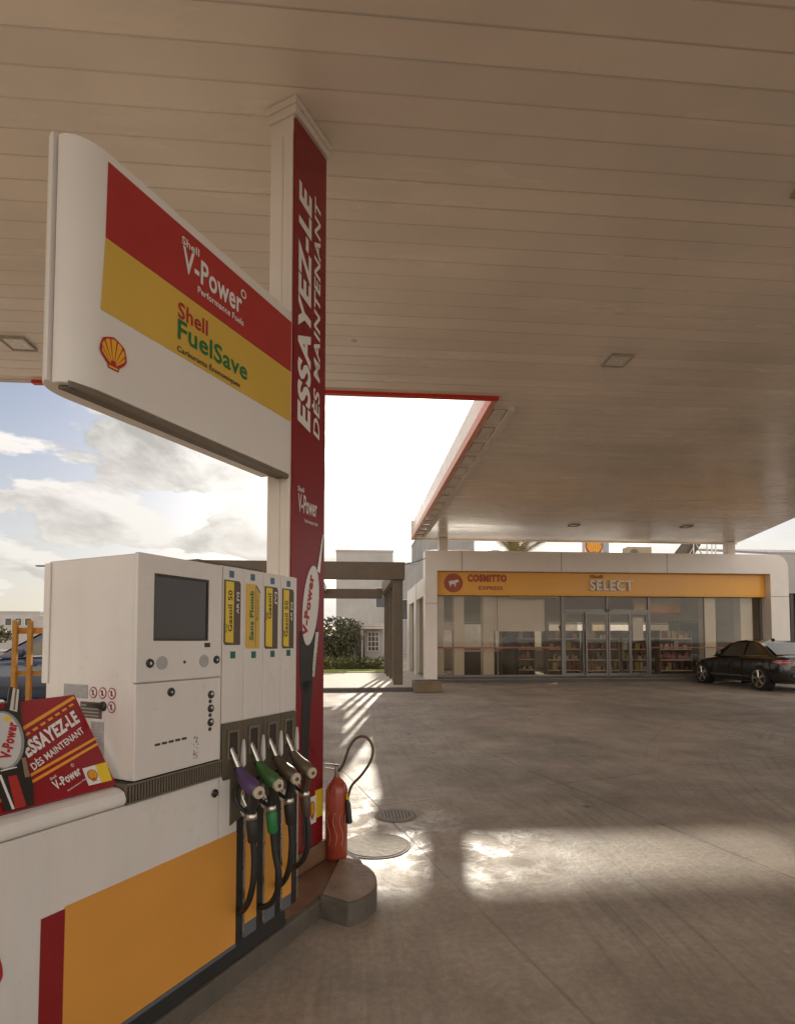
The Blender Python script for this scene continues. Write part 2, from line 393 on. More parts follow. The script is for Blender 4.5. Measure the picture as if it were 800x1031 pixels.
SUN_EL, SUN_AZ = R(17.9), R(9.2)
sv = Vector((math.sin(SUN_AZ) * math.cos(SUN_EL), math.cos(SUN_AZ) * math.cos(SUN_EL), math.sin(SUN_EL)))
def build_world():
    w = bpy.data.worlds.new('World'); S.world = w; w.use_nodes = True
    nt = w.node_tree; N = nt.nodes; L = nt.links; bg = N['Background']
    sky = N.new('ShaderNodeTexSky'); sky.sky_type = 'NISHITA'; sky.sun_disc = False
    sky.sun_elevation = SUN_EL; sky.sun_rotation = SUN_AZ; sky.dust_density = 2.0; sky.altitude = 50
    STR = .1
    bg.inputs[1].default_value = STR
    tc = N.new('ShaderNodeTexCoord')
    def M(op, a, b=None, c=None, clamp=False):
        n = N.new('ShaderNodeMath'); n.operation = op; n.use_clamp = clamp
        for i, x in enumerate((a, b, c)):
            if x is None: continue
            if isinstance(x, (int, float)): n.inputs[i].default_value = x
            else: L.new(x, n.inputs[i])
        return n.outputs[0]
    def MR(x, a, b, c, d, smooth=True):
        r = N.new('ShaderNodeMapRange'); r.interpolation_type = 'SMOOTHSTEP' if smooth else 'LINEAR'
        for i, q in enumerate((a, b, c, d)): r.inputs[i + 1].default_value = q
        L.new(x, r.inputs[0]); return r.outputs[0]
    sp = N.new('ShaderNodeSeparateXYZ'); L.new(tc.outputs['Generated'], sp.inputs[0])
    x, y, z = sp.outputs
    zz = M('ADD', M('MAXIMUM', z, 0.0), .30)
    cb = N.new('ShaderNodeCombineXYZ'); L.new(M('DIVIDE', x, zz), cb.inputs[0]); L.new(M('DIVIDE', y, zz), cb.inputs[1])
    def noise(sc, det, ro, off, dist=.3):
        mp = N.new('ShaderNodeMapping'); mp.inputs['Location'].default_value = off; L.new(cb.outputs[0], mp.inputs[0])
        n = N.new('ShaderNodeTexNoise'); n.inputs['Scale'].default_value = sc; n.inputs['Detail'].default_value = det; n.inputs['Roughness'].default_value = ro
        n.inputs['Distortion'].default_value = dist; L.new(mp.outputs[0], n.inputs['Vector']); return n.outputs['Fac']
    def cloud(vec):
        n = N.new('ShaderNodeTexNoise'); n.inputs['Scale'].default_value = 3.1; n.inputs['Detail'].default_value = 8; n.inputs['Roughness'].default_value = .57
        n.inputs['Distortion'].default_value = .25; L.new(vec, n.inputs['Vector']); return n.outputs['Fac']
    def V(op, a, b):
        n = N.new('ShaderNodeVectorMath'); n.operation = op
        for i, x in enumerate((a, b)):
            if x is None: continue
            if isinstance(x, (tuple, list)): n.inputs[i].default_value = x
            else: L.new(x, n.inputs[i])
        return n
    off = V('ADD', cb.outputs[0], (3.1, 7.4, .3)).outputs[0]
    zs = sv.z + .30
    tow = V('NORMALIZE', V('SUBTRACT', (sv.x / zs, sv.y / zs, 0), cb.outputs[0]).outputs[0], None).outputs[0]
    sc_ = V('SCALE', tow, None); sc_.inputs['Scale'].default_value = .10
    n1 = cloud(off); n2 = cloud(V('ADD', off, sc_.outputs[0]).outputs[0])
    cover = MR(n1, .44, .495, 0, 1)
    thick = MR(n1, .49, .66, 1.0, .62)
    lit = M('MULTIPLY', M('SUBTRACT', n1, n2), 3.8)
    shade = M('MAXIMUM', M('MINIMUM', M('ADD', thick, lit), 1.14), .46)
    # direction towards the sun
    vd = N.new('ShaderNodeVectorMath'); vd.operation = 'DOT_PRODUCT'; L.new(tc.outputs['Generated'], vd.inputs[0]); vd.inputs[1].default_value = sv
    dt = vd.outputs['Value']
    glow = M('POWER', M('MAXIMUM', dt, 0.), 22); glow2 = M('POWER', M('MAXIMUM', dt, 0.), 260)
    back = MR(dt, .45, -.75, 1.0, 1.45)                       # front-lit clouds opposite the sun, brightened further as fill for shaded faces
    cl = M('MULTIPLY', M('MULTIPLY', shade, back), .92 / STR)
    cc = N.new('ShaderNodeCombineColor')
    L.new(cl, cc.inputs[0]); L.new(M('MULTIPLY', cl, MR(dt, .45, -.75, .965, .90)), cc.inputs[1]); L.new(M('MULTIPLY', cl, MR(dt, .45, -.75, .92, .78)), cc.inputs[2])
    mx = N.new('ShaderNodeMix'); mx.data_type = 'RGBA'; L.new(cover, mx.inputs[0])
    sk = N.new('ShaderNodeMix'); sk.data_type = 'RGBA'; sk.blend_type = 'MULTIPLY'; sk.inputs[0].default_value = 1
    L.new(sky.outputs[0], sk.inputs[6]); sk.inputs[7].default_value = (.92, .97, 1.12, 1)
    hz = N.new('ShaderNodeMix'); hz.data_type = 'RGBA'; L.new(MR(z, -.02, .45, .70, .08), hz.inputs[0])
    hc = N.new('ShaderNodeCombineColor'); backh = MR(dt, .45, -.75, 1.0, 2.8)  # horizon haze opposite the sun also brightened, as fill for the shop front
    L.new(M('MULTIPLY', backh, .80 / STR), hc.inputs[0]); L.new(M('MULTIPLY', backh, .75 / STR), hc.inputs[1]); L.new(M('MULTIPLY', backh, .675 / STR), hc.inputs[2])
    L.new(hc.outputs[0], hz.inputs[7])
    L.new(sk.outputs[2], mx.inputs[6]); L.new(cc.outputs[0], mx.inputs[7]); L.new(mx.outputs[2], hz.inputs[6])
    ad = N.new('ShaderNodeMix'); ad.data_type = 'RGBA'; ad.blend_type = 'ADD'; ad.inputs[0].default_value = 1
    gc = N.new('ShaderNodeCombineColor'); g = M('ADD', M('MULTIPLY', glow, .55 / STR), M('MULTIPLY', glow2, 4 / STR))
    L.new(g, gc.inputs[0]); L.new(M('MULTIPLY', g, .90), gc.inputs[1]); L.new(M('MULTIPLY', g, .74), gc.inputs[2])
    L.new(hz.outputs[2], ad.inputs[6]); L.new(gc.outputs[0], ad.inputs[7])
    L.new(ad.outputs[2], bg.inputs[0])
build_world()
S.world.cycles.sampling_method = 'MANUAL'; S.world.cycles.sample_map_resolution = 512
ld = bpy.data.lights.new('sun', 'SUN'); ld.energy = 5.0; ld.angle = R(.6); ld.color = (1, .91, .76)
lo = bpy.data.objects.new('sun', ld); C.objects.link(lo); lo.rotation_euler = (-sv).to_track_quat('-Z', 'Y').to_euler(); lo.location = (0, 40, 30)

# -------------------------------------------------------------------- camera
cd = bpy.data.cameras.new('camera'); cam = bpy.data.objects.new('camera', cd); C.objects.link(cam); S.camera = cam
cam.location = (0, 0, 1.45); cam.rotation_euler = (R(92.5), 0, R(-4.6))
cd.sensor_width = 36; cd.lens = 36 * 560 / 1031; cd.shift_y = .1018; cd.clip_end = 3000; cd.clip_start = .05
S.cycles.max_bounces = 7; S.cycles.diffuse_bounces = 3; S.cycles.glossy_bounces = 3; S.cycles.transmission_bounces = 2; S.cycles.transparent_max_bounces = 10
S.cycles.use_adaptive_sampling = True; S.cycles.adaptive_threshold = .03; S.cycles.sample_clamp_indirect = 6; S.cycles.caustics_reflective = False; S.cycles.caustics_refractive = False
S.view_settings.view_transform = 'Standard'; S.view_settings.look = 'None'; S.view_settings.exposure = 0

# -------------------------------------------------------------------- canopy
HC = 4.70
def soffit_material():
    m, nt, N, L, P = nodes_of('soffit_metal_planks')
    tc = N.new('ShaderNodeTexCoord'); sx = N.new('ShaderNodeSeparateXYZ'); L.new(tc.outputs['Object'], sx.inputs[0])
    def M(op, a, b=None):
        n = N.new('ShaderNodeMath'); n.operation = op
        for i, q in enumerate((a, b)):
            if q is None: continue
            if isinstance(q, (int, float)): n.inputs[i].default_value = q
            else: L.new(q, n.inputs[i])
        return n.outputs[0]
    def MR(x, a, b, c, d):
        r = N.new('ShaderNodeMapRange')
        for i, q in enumerate((a, b, c, d)): r.inputs[i + 1].default_value = q
        L.new(x, r.inputs[0]); return r.outputs[0]
    W = .205
    yy = M('DIVIDE', sx.outputs[1], W); fr = M('FRACT', yy); row = M('FLOOR', yy)
    e = M('MINIMUM', fr, M('SUBTRACT', 1, fr))
    wn = N.new('ShaderNodeTexWhiteNoise'); wn.noise_dimensions = '1D'; L.new(row, wn.inputs['W'])
    rnd = wn.outputs['Value']
    xx = M('FRACT', M('ADD', M('DIVIDE', sx.outputs[0], 14.), M('MULTIPLY', rnd, 7.3))); ex = M('MINIMUM', xx, M('SUBTRACT', 1, xx))
    str_ = M('ADD', MR(rnd, 0, 1, .35, 1.0), 0)
    seam = M('MULTIPLY', MR(e, .012, .045, 1, 0), str_); end = MR(ex, .0004, .0012, 1, 0)
    dark = M('MAXIMUM', seam, M('MULTIPLY', end, .06))
    mp = N.new('ShaderNodeMapping'); mp.inputs['Scale'].default_value = (.25, 1.4, 1); L.new(tc.outputs['Object'], mp.inputs[0])
    nz = N.new('ShaderNodeTexNoise'); nz.inputs['Scale'].default_value = 2.2; nz.inputs['Detail'].default_value = 5; L.new(mp.outputs[0], nz.inputs['Vector'])
    n3 = N.new('ShaderNodeTexNoise'); n3.inputs['Scale'].default_value = .7; n3.inputs['Detail'].default_value = 6; L.new(tc.outputs['Object'], n3.inputs['Vector'])
    vo = N.new('ShaderNodeTexVoronoi'); vo.inputs['Scale'].default_value = .9; L.new(tc.outputs['Object'], vo.inputs['Vector'])
    k = M('MULTIPLY', MR(nz.outputs['Fac'], .3, .7, .97, 1.03), MR(rnd, 0, 1, .95, 1.04))
    k = M('MULTIPLY', k, MR(n3.outputs['Fac'], .3, .7, .9, 1.08))
    k = M('MULTIPLY', k, MR(vo.outputs['Distance'], .015, .04, .6, 1))
    k = M('MULTIPLY', k, M('SUBTRACT', 1, M('MULTIPLY', dark, .33)))
    cb = N.new('ShaderNodeCombineColor'); L.new(M('MULTIPLY', k, .90), cb.inputs[0]); L.new(M('MULTIPLY', k, .80), cb.inputs[1]); L.new(M('MULTIPLY', k, .70), cb.inputs[2])
    L.new(cb.outputs[0], P.inputs['Base Color'])
    L.new(MR(nz.outputs['Fac'], .3, .7, .17, .30), P.inputs['Roughness'])
    b = N.new('ShaderNodeBump'); b.inputs['Strength'].default_value = .5; b.inputs['Distance'].default_value = .01
    h = M('ADD', M('MULTIPLY', seam, 1.0), M('MULTIPLY', nz.outputs['Fac'], .5))
    h = M('ADD', h, M('MULTIPLY', M('MULTIPLY', M('SUBTRACT', rnd, .5), fr), .35))
    L.new(h, b.inputs['Height']); L.new(b.outputs[0], P.inputs['Normal'])
    return m
can = thing('canopy', 'huge fuel station canopy with beige metal plank soffit and red edge trim overhead', 'canopy', (6, 16.9, 0))
NX, NY, FY = 1.90, 7.15, 17.45
out = [(-13, -1.6), (-13, NY), (NX, NY), (NX, FY), (12.75, FY), (11.2, 12.2), (11.0, -1.6)]
roof = MB().prism([(x, y, HC) for x, y in out], (0, 0, .55))
obj('soffit', roof, soffit_material(), can)
tr = MB()
tr.box(-4.0, NX + .03, NY - .01, NY + .06, HC - .04, HC + .5)
obj('edge_trim', tr, TRIM, can)
obj('edge_trim', MB().box(NX - .06, NX + .02, NY + .061, FY - .001, HC - .045, HC + .10), mat('glare_paled_red_trim', (.80, .36, .25), .4), can)  # red trim, its colour paled for the sun glare along this edge
for b_ in ((-13, -4.0, NY - .01, NY + .05, HC - .02, HC + .56), (NX - .06, 12.75, FY, FY + .05, HC - .05, HC + .56)):
    obj('fascia', MB().box(*b_), CREAM, can)
fl = MB(); fl.box(NX + .26, NX + .34, NY + .3, FY - .2, HC - .06, HC - .001)
obj('soffit_rail', fl, CREAM, can)
for i in range(15): obj('edge_lamp', MB().box(NX + .06, NX + .24, NY + .4 + i * .66, NY + .78 + i * .66, HC - .022, HC - .001), CREAM, can, bevel=.005)
dl = None
for x, y in ((3.04, 6.08), (9.45, 15.0), (-3.65, 6.25), (3.30, 3.55), (9.6, 6.1), (6.2, 15.1)):
    d = MB().frame(-.135, .135, -.135, .135, -.118, .118, -.118, .118, 0, .03)
    d.v = [(x + p[0], y + p[2], HC - .03 + p[1]) for p in d.v]
    o = obj('downlight', d, mat('lamp_frame', (.42, .38, .33), .5), can, bevel=.004)
    obj('lamp_glass', MB().box(x - .1175, x + .1175, y - .1175, y + .1175, HC - .016, HC - .004), mat('downlight_glass', (.85, .80, .72), .25, var=.15, scale=30), o)
for x in (2.83, 12.35):
    obj('post', MB().box(x - .14, x + .14, 17.18, 17.42, 4.275, HC - .002), CREAM, can, bevel=.02)

# ------------------------------------------------------- column with banner
col = thing('canopy_column', 'white canopy column with tall red advertising banner on its driveway face', 'column', isl=(2.78, 2.03, .0935))
CY0, CY1, CA0, CA1 = 1.945, 2.125, 2.615, 2.955
sh = MB().box(CA0, CA1, CY0 + .012, CY1, .2155, HC - .0955)
sh.box(CA0 - .012, CA0, CY0 + .01, CY0 + .03, .4, HC - .2); sh.box(CA0 - .005, CA0, CY0 + .085, CY0 + .09, .4, HC - .2)
obj('shaft', sh, CREAM, col, bevel=.004)
cp = MB().box(CA0 - .016, CA1 + .016, CY0 - .016, CY1 + .016, HC - .095, HC - .045)
cp.box(CA0 - .026, CA1 + .026, CY0 - .026, CY1 + .026, HC - .0445, HC - .002)
obj('capital', cp, CREAM, col, bevel=.006)
obj('foot', MB().box(CA0 - .03, CA1 + .03, CY0 - .02, CY1 + .03, .0935, .215), COPPER, col, bevel=.01)
bn = obj('banner', MB().box(CA0 + .004, CA1 - .004, CY0 - .004, CY0 + .0118, .218, HC - .115), DRED, col)
YB = CY0 - .006
k = 1.0486
def cb_(a, z): return (a * k, YB, 1.45 + (z - 1.45) * k)
lettering('ESSAYEZ-LE', (2.658 * k, YB, cb_(0, 2.66)[2]), (0, 0, 1.41 * k), (-.128 * k, 0, -.0), INK, bn, bold=.04, shear=.025)
lettering('DÈS MAINTENANT', (2.752 * k, YB, cb_(0, 2.645)[2]), (0, 0, 1.45 * k), (-.080 * k, 0, 0), INK, bn, bold=.022, shear=.02)
lettering('V-Power', cb_(2.545, 2.175), (.185 * k, 0, 0), (0, 0, .105 * k), INK, bn, bold=.02)
lettering('Shell', cb_(2.54, 2.292), (.06 * k, 0, 0), (0, 0, .03 * k), INK, bn)
lettering('Performance Fuels', cb_(2.61, 2.125), (.13 * k, 0, 0), (0, 0, .022 * k), INK, bn)
# printed pump nozzle on the banner
pn = MB()
q = lambda pts, off=0: [(a * k, YB + off, 1.45 + (z - 1.45) * k) for a, z in pts]
obj('printed_hose', MB().poly(q([(2.60, 1.22), (2.70, 1.22), (2.67, .95), (2.66, .62), (2.655, .3), (2.615, .3), (2.60, .62), (2.59, .95)])), BLACKP, bn, bevel=-1)
obj('printed_guard', MB().poly(q([(2.565, 1.50), (2.58, 1.18), (2.64, 1.15), (2.735, 1.28), (2.745, 1.52)])), BLACKP, bn, bevel=-1)
nb = obj('printed_nozzle', MB().poly(q(ell(2.672, 1.655, .078, .235, rot=-.14), -.0015)), INK, bn, bevel=-1)
lettering('V-Power', (2.635 * k, YB - .003, 1.45 + (1.47 - 1.45) * k), (.07 * k, 0, .36 * k), (-.052 * k, 0, .008), REDI, nb, bold=.06)
obj('printed_spout', MB().poly(q([(2.735, 1.86), (2.765, 1.85), (2.80, 2.08), (2.792, 2.09)], -.001)), METAL, bn, bevel=-1)
obj('printed_lever', MB().poly(q([(2.70, 1.36), (2.725, 1.50), (2.755, 1.50), (2.715, 1.24), (2.69, 1.24)], -.002)), METAL, bn, bevel=-1)
gl = obj('yellow_tag', MB().poly(q([(2.73, .42), (2.808, .42), (2.808, .58), (2.73, .58)])), BYEL, bn, bevel=-1)
obj('white_tag', MB().poly(q([(2.665, .40), (2.74, .40), (2.74, .555), (2.665, .555)], -.001)), INK, bn, bevel=-1)
emblem(q([(2.672, .425)], -.002)[0], (.062, 0, 0), (0, 0, .11), (0, -.0006, 0), bn)

# ------------------------------------------------------------ overhead sign
k2 = 1.0455
SY0, SY1 = 1.955, 2.12
sg = thing('overhead_sign', 'large white overhead fuel sign with rounded end and red and yellow panels on the column', 'sign', isl=(1.95, 2.04, 2.41))
Z0, Z1 = 2.415, 3.385
def rounded_plan(a_end, a1, y0, y1, rx, n=10):
    c = (y0 + y1) / 2; h = (y1 - y0) / 2
    pts = [(a1, y0)] + [(a_end + rx - rx * math.sin(PI / 2 * i / n), c - h * math.cos(PI / 2 * i / n)) for i in range(n + 1)]
    pts += [(a_end + rx - rx * math.cos(PI / 2 * i / n), c + h * math.sin(PI / 2 * i / n)) for i in range(1, n + 1)] + [(a1, y1)]
    return pts
ym = SY0 + .10
def half(a_end, a1, y0, y1, rx, n=12):    # quarter-round end: curves from the front face back to y1
    return [(a1, y0)] + [(a_end + rx - rx * math.sin(PI / 2 * i / n), y1 - (y1 - y0) * math.cos(PI / 2 * i / n)) for i in range(n + 1)] + [(a1, y1)]
obj('front_shell', MB().prism([(a, y, Z0) for a, y in half(1.275, CA0 - .002, SY0, ym, .15)], (0, 0, Z1 - Z0)), WHITE2, sg, smooth=30, bevel=.006)
obj('rear_shell', MB().prism([(a, 2 * ym + .014 - y, Z0 + .01) for a, y in half(1.262, CA0 - .002, SY0, ym, .15)], (0, 0, Z1 - Z0 - .0)), WHITE2, sg, smooth=30, bevel=.006)
ub = [(a, y) for a, y in half(1.30, CA0 - .004, SY0 + .03, ym - .004, .13)]
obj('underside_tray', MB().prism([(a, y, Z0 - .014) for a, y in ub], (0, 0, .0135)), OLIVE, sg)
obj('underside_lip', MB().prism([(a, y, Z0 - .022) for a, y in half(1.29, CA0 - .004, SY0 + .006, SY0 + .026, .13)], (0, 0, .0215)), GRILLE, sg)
YS = SY0 - .003
s2 = lambda a, z, off=0.: (a * k2, YS + off, 1.45 + (z - 1.45) * k2)
obj('red_panel', MB().prism([s2(*p, .0028) for p in ((1.348, 2.965), (2.492, 2.955), (2.492, 3.24), (1.352, 3.262))], (0, -.003, 0)), RED, sg)
obj('yellow_panel', MB().prism([s2(*p, .0028) for p in ((1.335, 2.682), (2.492, 2.672), (2.492, 2.9535), (1.348, 2.9635))], (0, -.0026, 0)), YEL, sg)
YT = -.0022
lettering('V-Power', s2(1.712, 3.062, YT), (.375 * k2, 0, .0), (0, 0, .112 * k2), INK, sg, bold=.022)
lettering('Shell', s2(1.705, 3.178, YT), (.10 * k2, 0, 0), (0, 0, .036 * k2), INK, sg)
lettering('Performance Fuels', s2(1.80, 3.012, YT), (.30 * k2, 0, 0), (0, 0, .032 * k2), INK, sg)
lettering('O', s2(2.078, 3.152, YT), (.04 * k2, 0, 0), (0, 0, .045 * k2), INK, sg)
lettering('Shell', s2(1.692, 2.842, YT), (.172 * k2, 0, 0), (0, 0, .072 * k2), REDI, sg, bold=.018)
lettering('FuelSave', s2(1.692, 2.748, YT), (.44 * k2, 0, 0), (0, 0, .090 * k2), GREENI, sg, bold=.02)
lettering('Carburants Économiques', s2(1.69, 2.686, YT), (.39 * k2, 0, 0), (0, 0, .038 * k2), DARKI, sg)
emblem(s2(1.332, 2.475, .001), (.118 * k2, 0, 0), (0, 0, .125 * k2), (0, -.001, 0), sg)

# ---------------------------------------------------------------- pump island
isle = thing('pump_island', 'grey concrete pump island kerb with wide rounded red-edged nose', 'kerb', isl=(1.8, 1.9, 0))
ie = MB()
rim = [(-1.5, 1.655), (2.88, 1.655)] + [(2.88 + .28 * math.sin(PI * i / 16), 1.935 - .28 * math.cos(PI * i / 16)) for i in range(1, 16)] + [(2.88, 2.215), (-1.5, 2.215)]
obj('kerb_block', ie.prism([(a, y, -.05) for a, y in rim], (0, 0, .14)), CONC, isle, bevel=.015)
obj('kerb_top', MB().prism([(a, y, .0902) for a, y in [(2.26, 1.69), (2.86, 1.69)] + [(2.86 + .25 * math.sin(PI * i / 12), 1.935 - .245 * math.cos(PI * i / 12)) for i in range(1, 12)] + [(2.86, 2.18), (2.26, 2.18)]], (0, 0, .003)), COPPER, isle)
ns = [(2.50, 1.662), (2.482, 1.475), (2.55, 1.440), (2.65, 1.430), (2.74, 1.450), (2.82, 1.495), (2.89, 1.555), (2.945, 1.63), (2.985, 1.71), (2.995, 1.78), (2.975, 1.84)]
ns = [tuple(p)[:2] for p in smooth_path([(a, y, 0) for a, y in ns[1:]], 3)]; ns = [(2.50, 1.662)] + ns
obj('nose_block', MB().prism([(a, y, -.05) for a, y in ns], (0, 0, .166)), CONC, isle, bevel=.012, seg=3)
ce = sum(p[0] for p in ns) / len(ns), sum(p[1] for p in ns) / len(ns)
obj('nose_top', MB().poly([(ce[0] + (a - ce[0]) * .93, ce[1] + (y - ce[1]) * .93, .1170) for a, y in ns]), CONCL, isle, bevel=-1)  # separate top sheet, paler and browner than the nose sides
ring = MB()
for i in range(4, 26):
    a, b = ns[i], ns[i + 1]
    f = lambda p, s: (ce[0] + (p[0] - ce[0]) * s, ce[1] + (p[1] - ce[1]) * s)
    ring.poly([f(a, .99) + (.1185,), f(b, .99) + (.1185,), f(b, .92) + (.1185,), f(a, .92) + (.1185,)])
obj('red_edge', ring, REDKERB, isle, bevel=-1)

# ------------------------------------------------------------- fuel dispenser
dp = thing('fuel_dispenser', 'white four-hose fuel dispenser with dark screen and orange lower band', 'fuel pump', isl=(1.75, 1.86, .09))
F = 1.62
obj('plinth', MB().box(.0, 2.225, F + .055, 2.11, .0905, .2045), DKBASE, dp)
lc = MB().box(.0, 1.716, F, 2.11, .205, .905)
obj('lower_cabinet', lc, WHITE, dp, bevel=.006)
lp = [(F - .012, .908), (F - .014, .932), (F - .004, .952), (F + .018, .962), (F + .06, .964), (2.11, .964), (2.11, .908)]
led = MB().prism([(.0, y, z) for y, z in lp], (1.285, 0, 0))
obj('ledge', led, WHITE, dp, smooth=35, bevel=.012, seg=3)
obj('ledge_seam', MB().box(.0, 1.72, F + .004, F + .02, .9052, .9078), DARKI, dp)
obj('orange_band', MB().box(1.088, 1.8172, F - .003, F - .0002, .208, .662), ORANGE, dp)
obj('red_band', MB().box(1.018, 1.0865, F - .003, F - .0002, .208, .656), mat('dark_red_vinyl', (.27, .012, .014), .4, var=.08), dp)
obj('skirt', MB().box(.0, 1.82, F - .004, F - .0003, .1925, .2068), BLUEGREY, dp)
emblem((.70, F - .001, .46), (.222, 0, 0), (0, 0, .21), (0, -.001, 0), dp)
# grille under the head
gr = obj('vent_grille', MB().box(1.29, 1.7215, F - .004, F + .3, .908, .972), GRILLE2, dp)
gs = MB()
for i in range(36): gs.box(1.296 + i * .0119, 1.3015 + i * .0119, F - .0075, F - .0042, .914, .966)
gs.box(1.286, 1.7215, F - .009, F - .0045, .906, .9125); gs.box(1.286, 1.7215, F - .009, F - .0045, .9675, .974)
gs.box(1.2875, 1.29, F - .004, F + .3, .908, .972)
for i in range(22): gs.box(1.2845, 1.287, F + .0 + i * .0125, F + .006 + i * .0125, .914, .966)
obj('grille_slat', gs, GRILLE, gr)
# head with screen door
hd = MB().box(1.3165, 1.7155, F + .014, 2.105, .974, 1.75)
obj('head_cabinet', hd, WHITE, dp, bevel=.006)
obj('side_lip', MB().box(1.309, 1.3163, 2.085, 2.12, 1.29, 1.742), WHITE, dp, bevel=.003)
dr = obj('screen_door', MB().frame(1.3145, 1.7135, 1.3055, 1.753, 1.384, 1.647, 1.449, 1.687, F - .004, F + .0138), WHITE, dp, bevel=.003)
obj('screen', MB().box(1.3845, 1.6465, F + .006, F + .0135, 1.4495, 1.6865), SCREEN, dr)
obj('screen_gasket', MB().frame(1.384, 1.647, 1.449, 1.687, 1.392, 1.639, 1.457, 1.679, F + .003, F + .0058), BLACKP, dr)
obj('rating_plate', MB().box(1.622, 1.650, F - .0062, F - .0042, 1.424, 1.441), DARKI, dr)
def lock(a, z, par, r=.0165):
    o = obj('lock', MB().lathe((a, F - .0042, z), (0, -1, 0), [(0, r), (.004, r), (.007, r * .8), (.0072, r * .45), (.003, r * .4)], 8), BLACKP, par)
    obj('lock_core', MB().lathe((a, F - .0085, z), (0, -1, 0), [(0, r * .38), (.003, r * .3)], 12), METAL, o)
lock(1.369, 1.371, dr); lock(1.686, 1.374, dr)
for a in (1.421, 1.620):
    obj('speaker', MB().lathe((a, F - .0042, 1.371), (0, -1, 0), [(0, .024), (.002, .024), (.0025, .021)], 28), SPGREY, dr)
obj('dark_hole_disc', MB().lathe((1.524, F - .0042, 1.370), (0, -1, 0), [(0, .006), (.0025, .005)], 12), DARKI, dr)  # dark raised disc standing in for a small hole in the door
ld_ = obj('lower_door', MB().box(1.3145, 1.7135, F - .004, F + .0138, .977, 1.3015), WHITE, dp, bevel=.003)
lock(1.463, 1.264, ld_)
for z in (1.238, 1.184, 1.130):
    o = obj('key_switch', MB().lathe((1.659, F - .0042, z), (0, -1, 0), [(0, .0155), (.004, .0155), (.007, .012)], 16), BLACKP, ld_)
    obj('switch_face', MB().lathe((1.661, F - .0112, z + .003), (0, -1, 0), [(0, .0075), (.002, .006)], 14), METAL, o)
    obj('pilot_button', MB().lathe((1.656, F - .0042, z - .026), (0, -1, 0), [(0, .008), (.003, .007)], 12), DARKI, ld_)
sl = MB()
for i in range(5): sl.box(1.397 + i * .030, 1.418 + i * .030, F - .0062, F - .0041, 1.081 + i * .0006, 1.089 + i * .0006)
obj('slot', sl, DARKI, ld_)
rs = MB(); random.seed(5)
for i in range(22):
    x = 1.572 + random.random() * .022; z = .998 + random.random() * .085; rs.box(x, x + .002 + .005 * random.random(), F - .0058, F - .0041, z, z + .003 + .006 * random.random())
obj('glue_residue', rs, GREYI, ld_)
lock(1.688, .848, dp)
# notices and warning stickers on the side of the head
A = 1.3165
def side(name, pts, m, par=dp, off=.0015): return obj(name, MB().poly([(A - off, y, z) for y, z in pts]), m, par, bevel=-1)
for y, z in ((1.832, 1.266), (1.783, 1.266), (1.735, 1.266), (1.735, 1.219)):
    o = side('warning_sticker', ell(y, z, .0205, .0205), mat('sticker_red', (.40, .06, .06), .4), dp, .0012)
    side('sticker_face', ell(y, z, .0158, .0158), INK, o, .002)
    w = .0145; side('sticker_symbol', [(y - .005, z - .010), (y + .004, z - .010), (y + .006, z + .008), (y - .003, z + .011)], DARKI, o, .0026)
    side('sticker_bar', [(y + w * .75, z + w * .62), (y + w * .62, z + w * .75), (y - w * .75, z - w * .62), (y - w * .62, z - w * .75)], mat('sticker_bar_red', (.40, .06, .06), .4), o, .0032)
nt_ = side('notice', [(1.995, 1.243), (1.862, 1.243), (1.862, 1.292), (1.995, 1.292)], mat('notice_grey', (.40, .38, .37), .5, var=.25, scale=90))
tx = MB()
for i in range(5): tx.poly([(A - .0022, 1.988, 1.284 - i * .009), (A - .0022, 1.88 + .01 * (i % 2), 1.284 - i * .009), (A - .0022, 1.88 + .01 * (i % 2), 1.280 - i * .009), (A - .0022, 1.988, 1.280 - i * .009)])
obj('notice_text', tx, GREYI, nt_, bevel=-1)
pl = side('data_plate', [(1.90, 1.175), (1.785, 1.175), (1.785, 1.232), (1.90, 1.232)], BROWNP)
pt = MB()
for i in range(4):
    z = 1.222 - i * .012; pt.poly([(A - .0022, 1.895, z), (A - .0022, 1.80, z), (A - .0022, 1.80, z - .004), (A - .0022, 1.895, z - .004)])
obj('plate_text', pt, GREYI, pl, bevel=-1)
lk = obj('side_lock', MB().lathe((A, 1.778, 1.220), (-1, 0, 0), [(0, .017), (.006, .017), (.010, .011)], 14), BLACKP, dp, smooth=30)
obj('lock_bar', MB().box(A - .007, A - .001, 1.79, 1.86, 1.214, 1.226), BLACKP, lk)
n2 = side('notice', [(1.84, 1.03), (1.773, 1.03), (1.773, 1.165), (1.84, 1.165)], mat('notice_grey_tall', (.42, .40, .38), .5, var=.3, scale=70))
tx = MB()
for i in range(12): z = 1.158 - i * .0105; tx.poly([(A - .0022, 1.836, z), (A - .0022, 1.779 + .02 * random.random(), z), (A - .0022, 1.785, z - .004), (A - .0022, 1.836, z - .004)])
obj('notice_text', tx, GREYI, n2, bevel=-1)
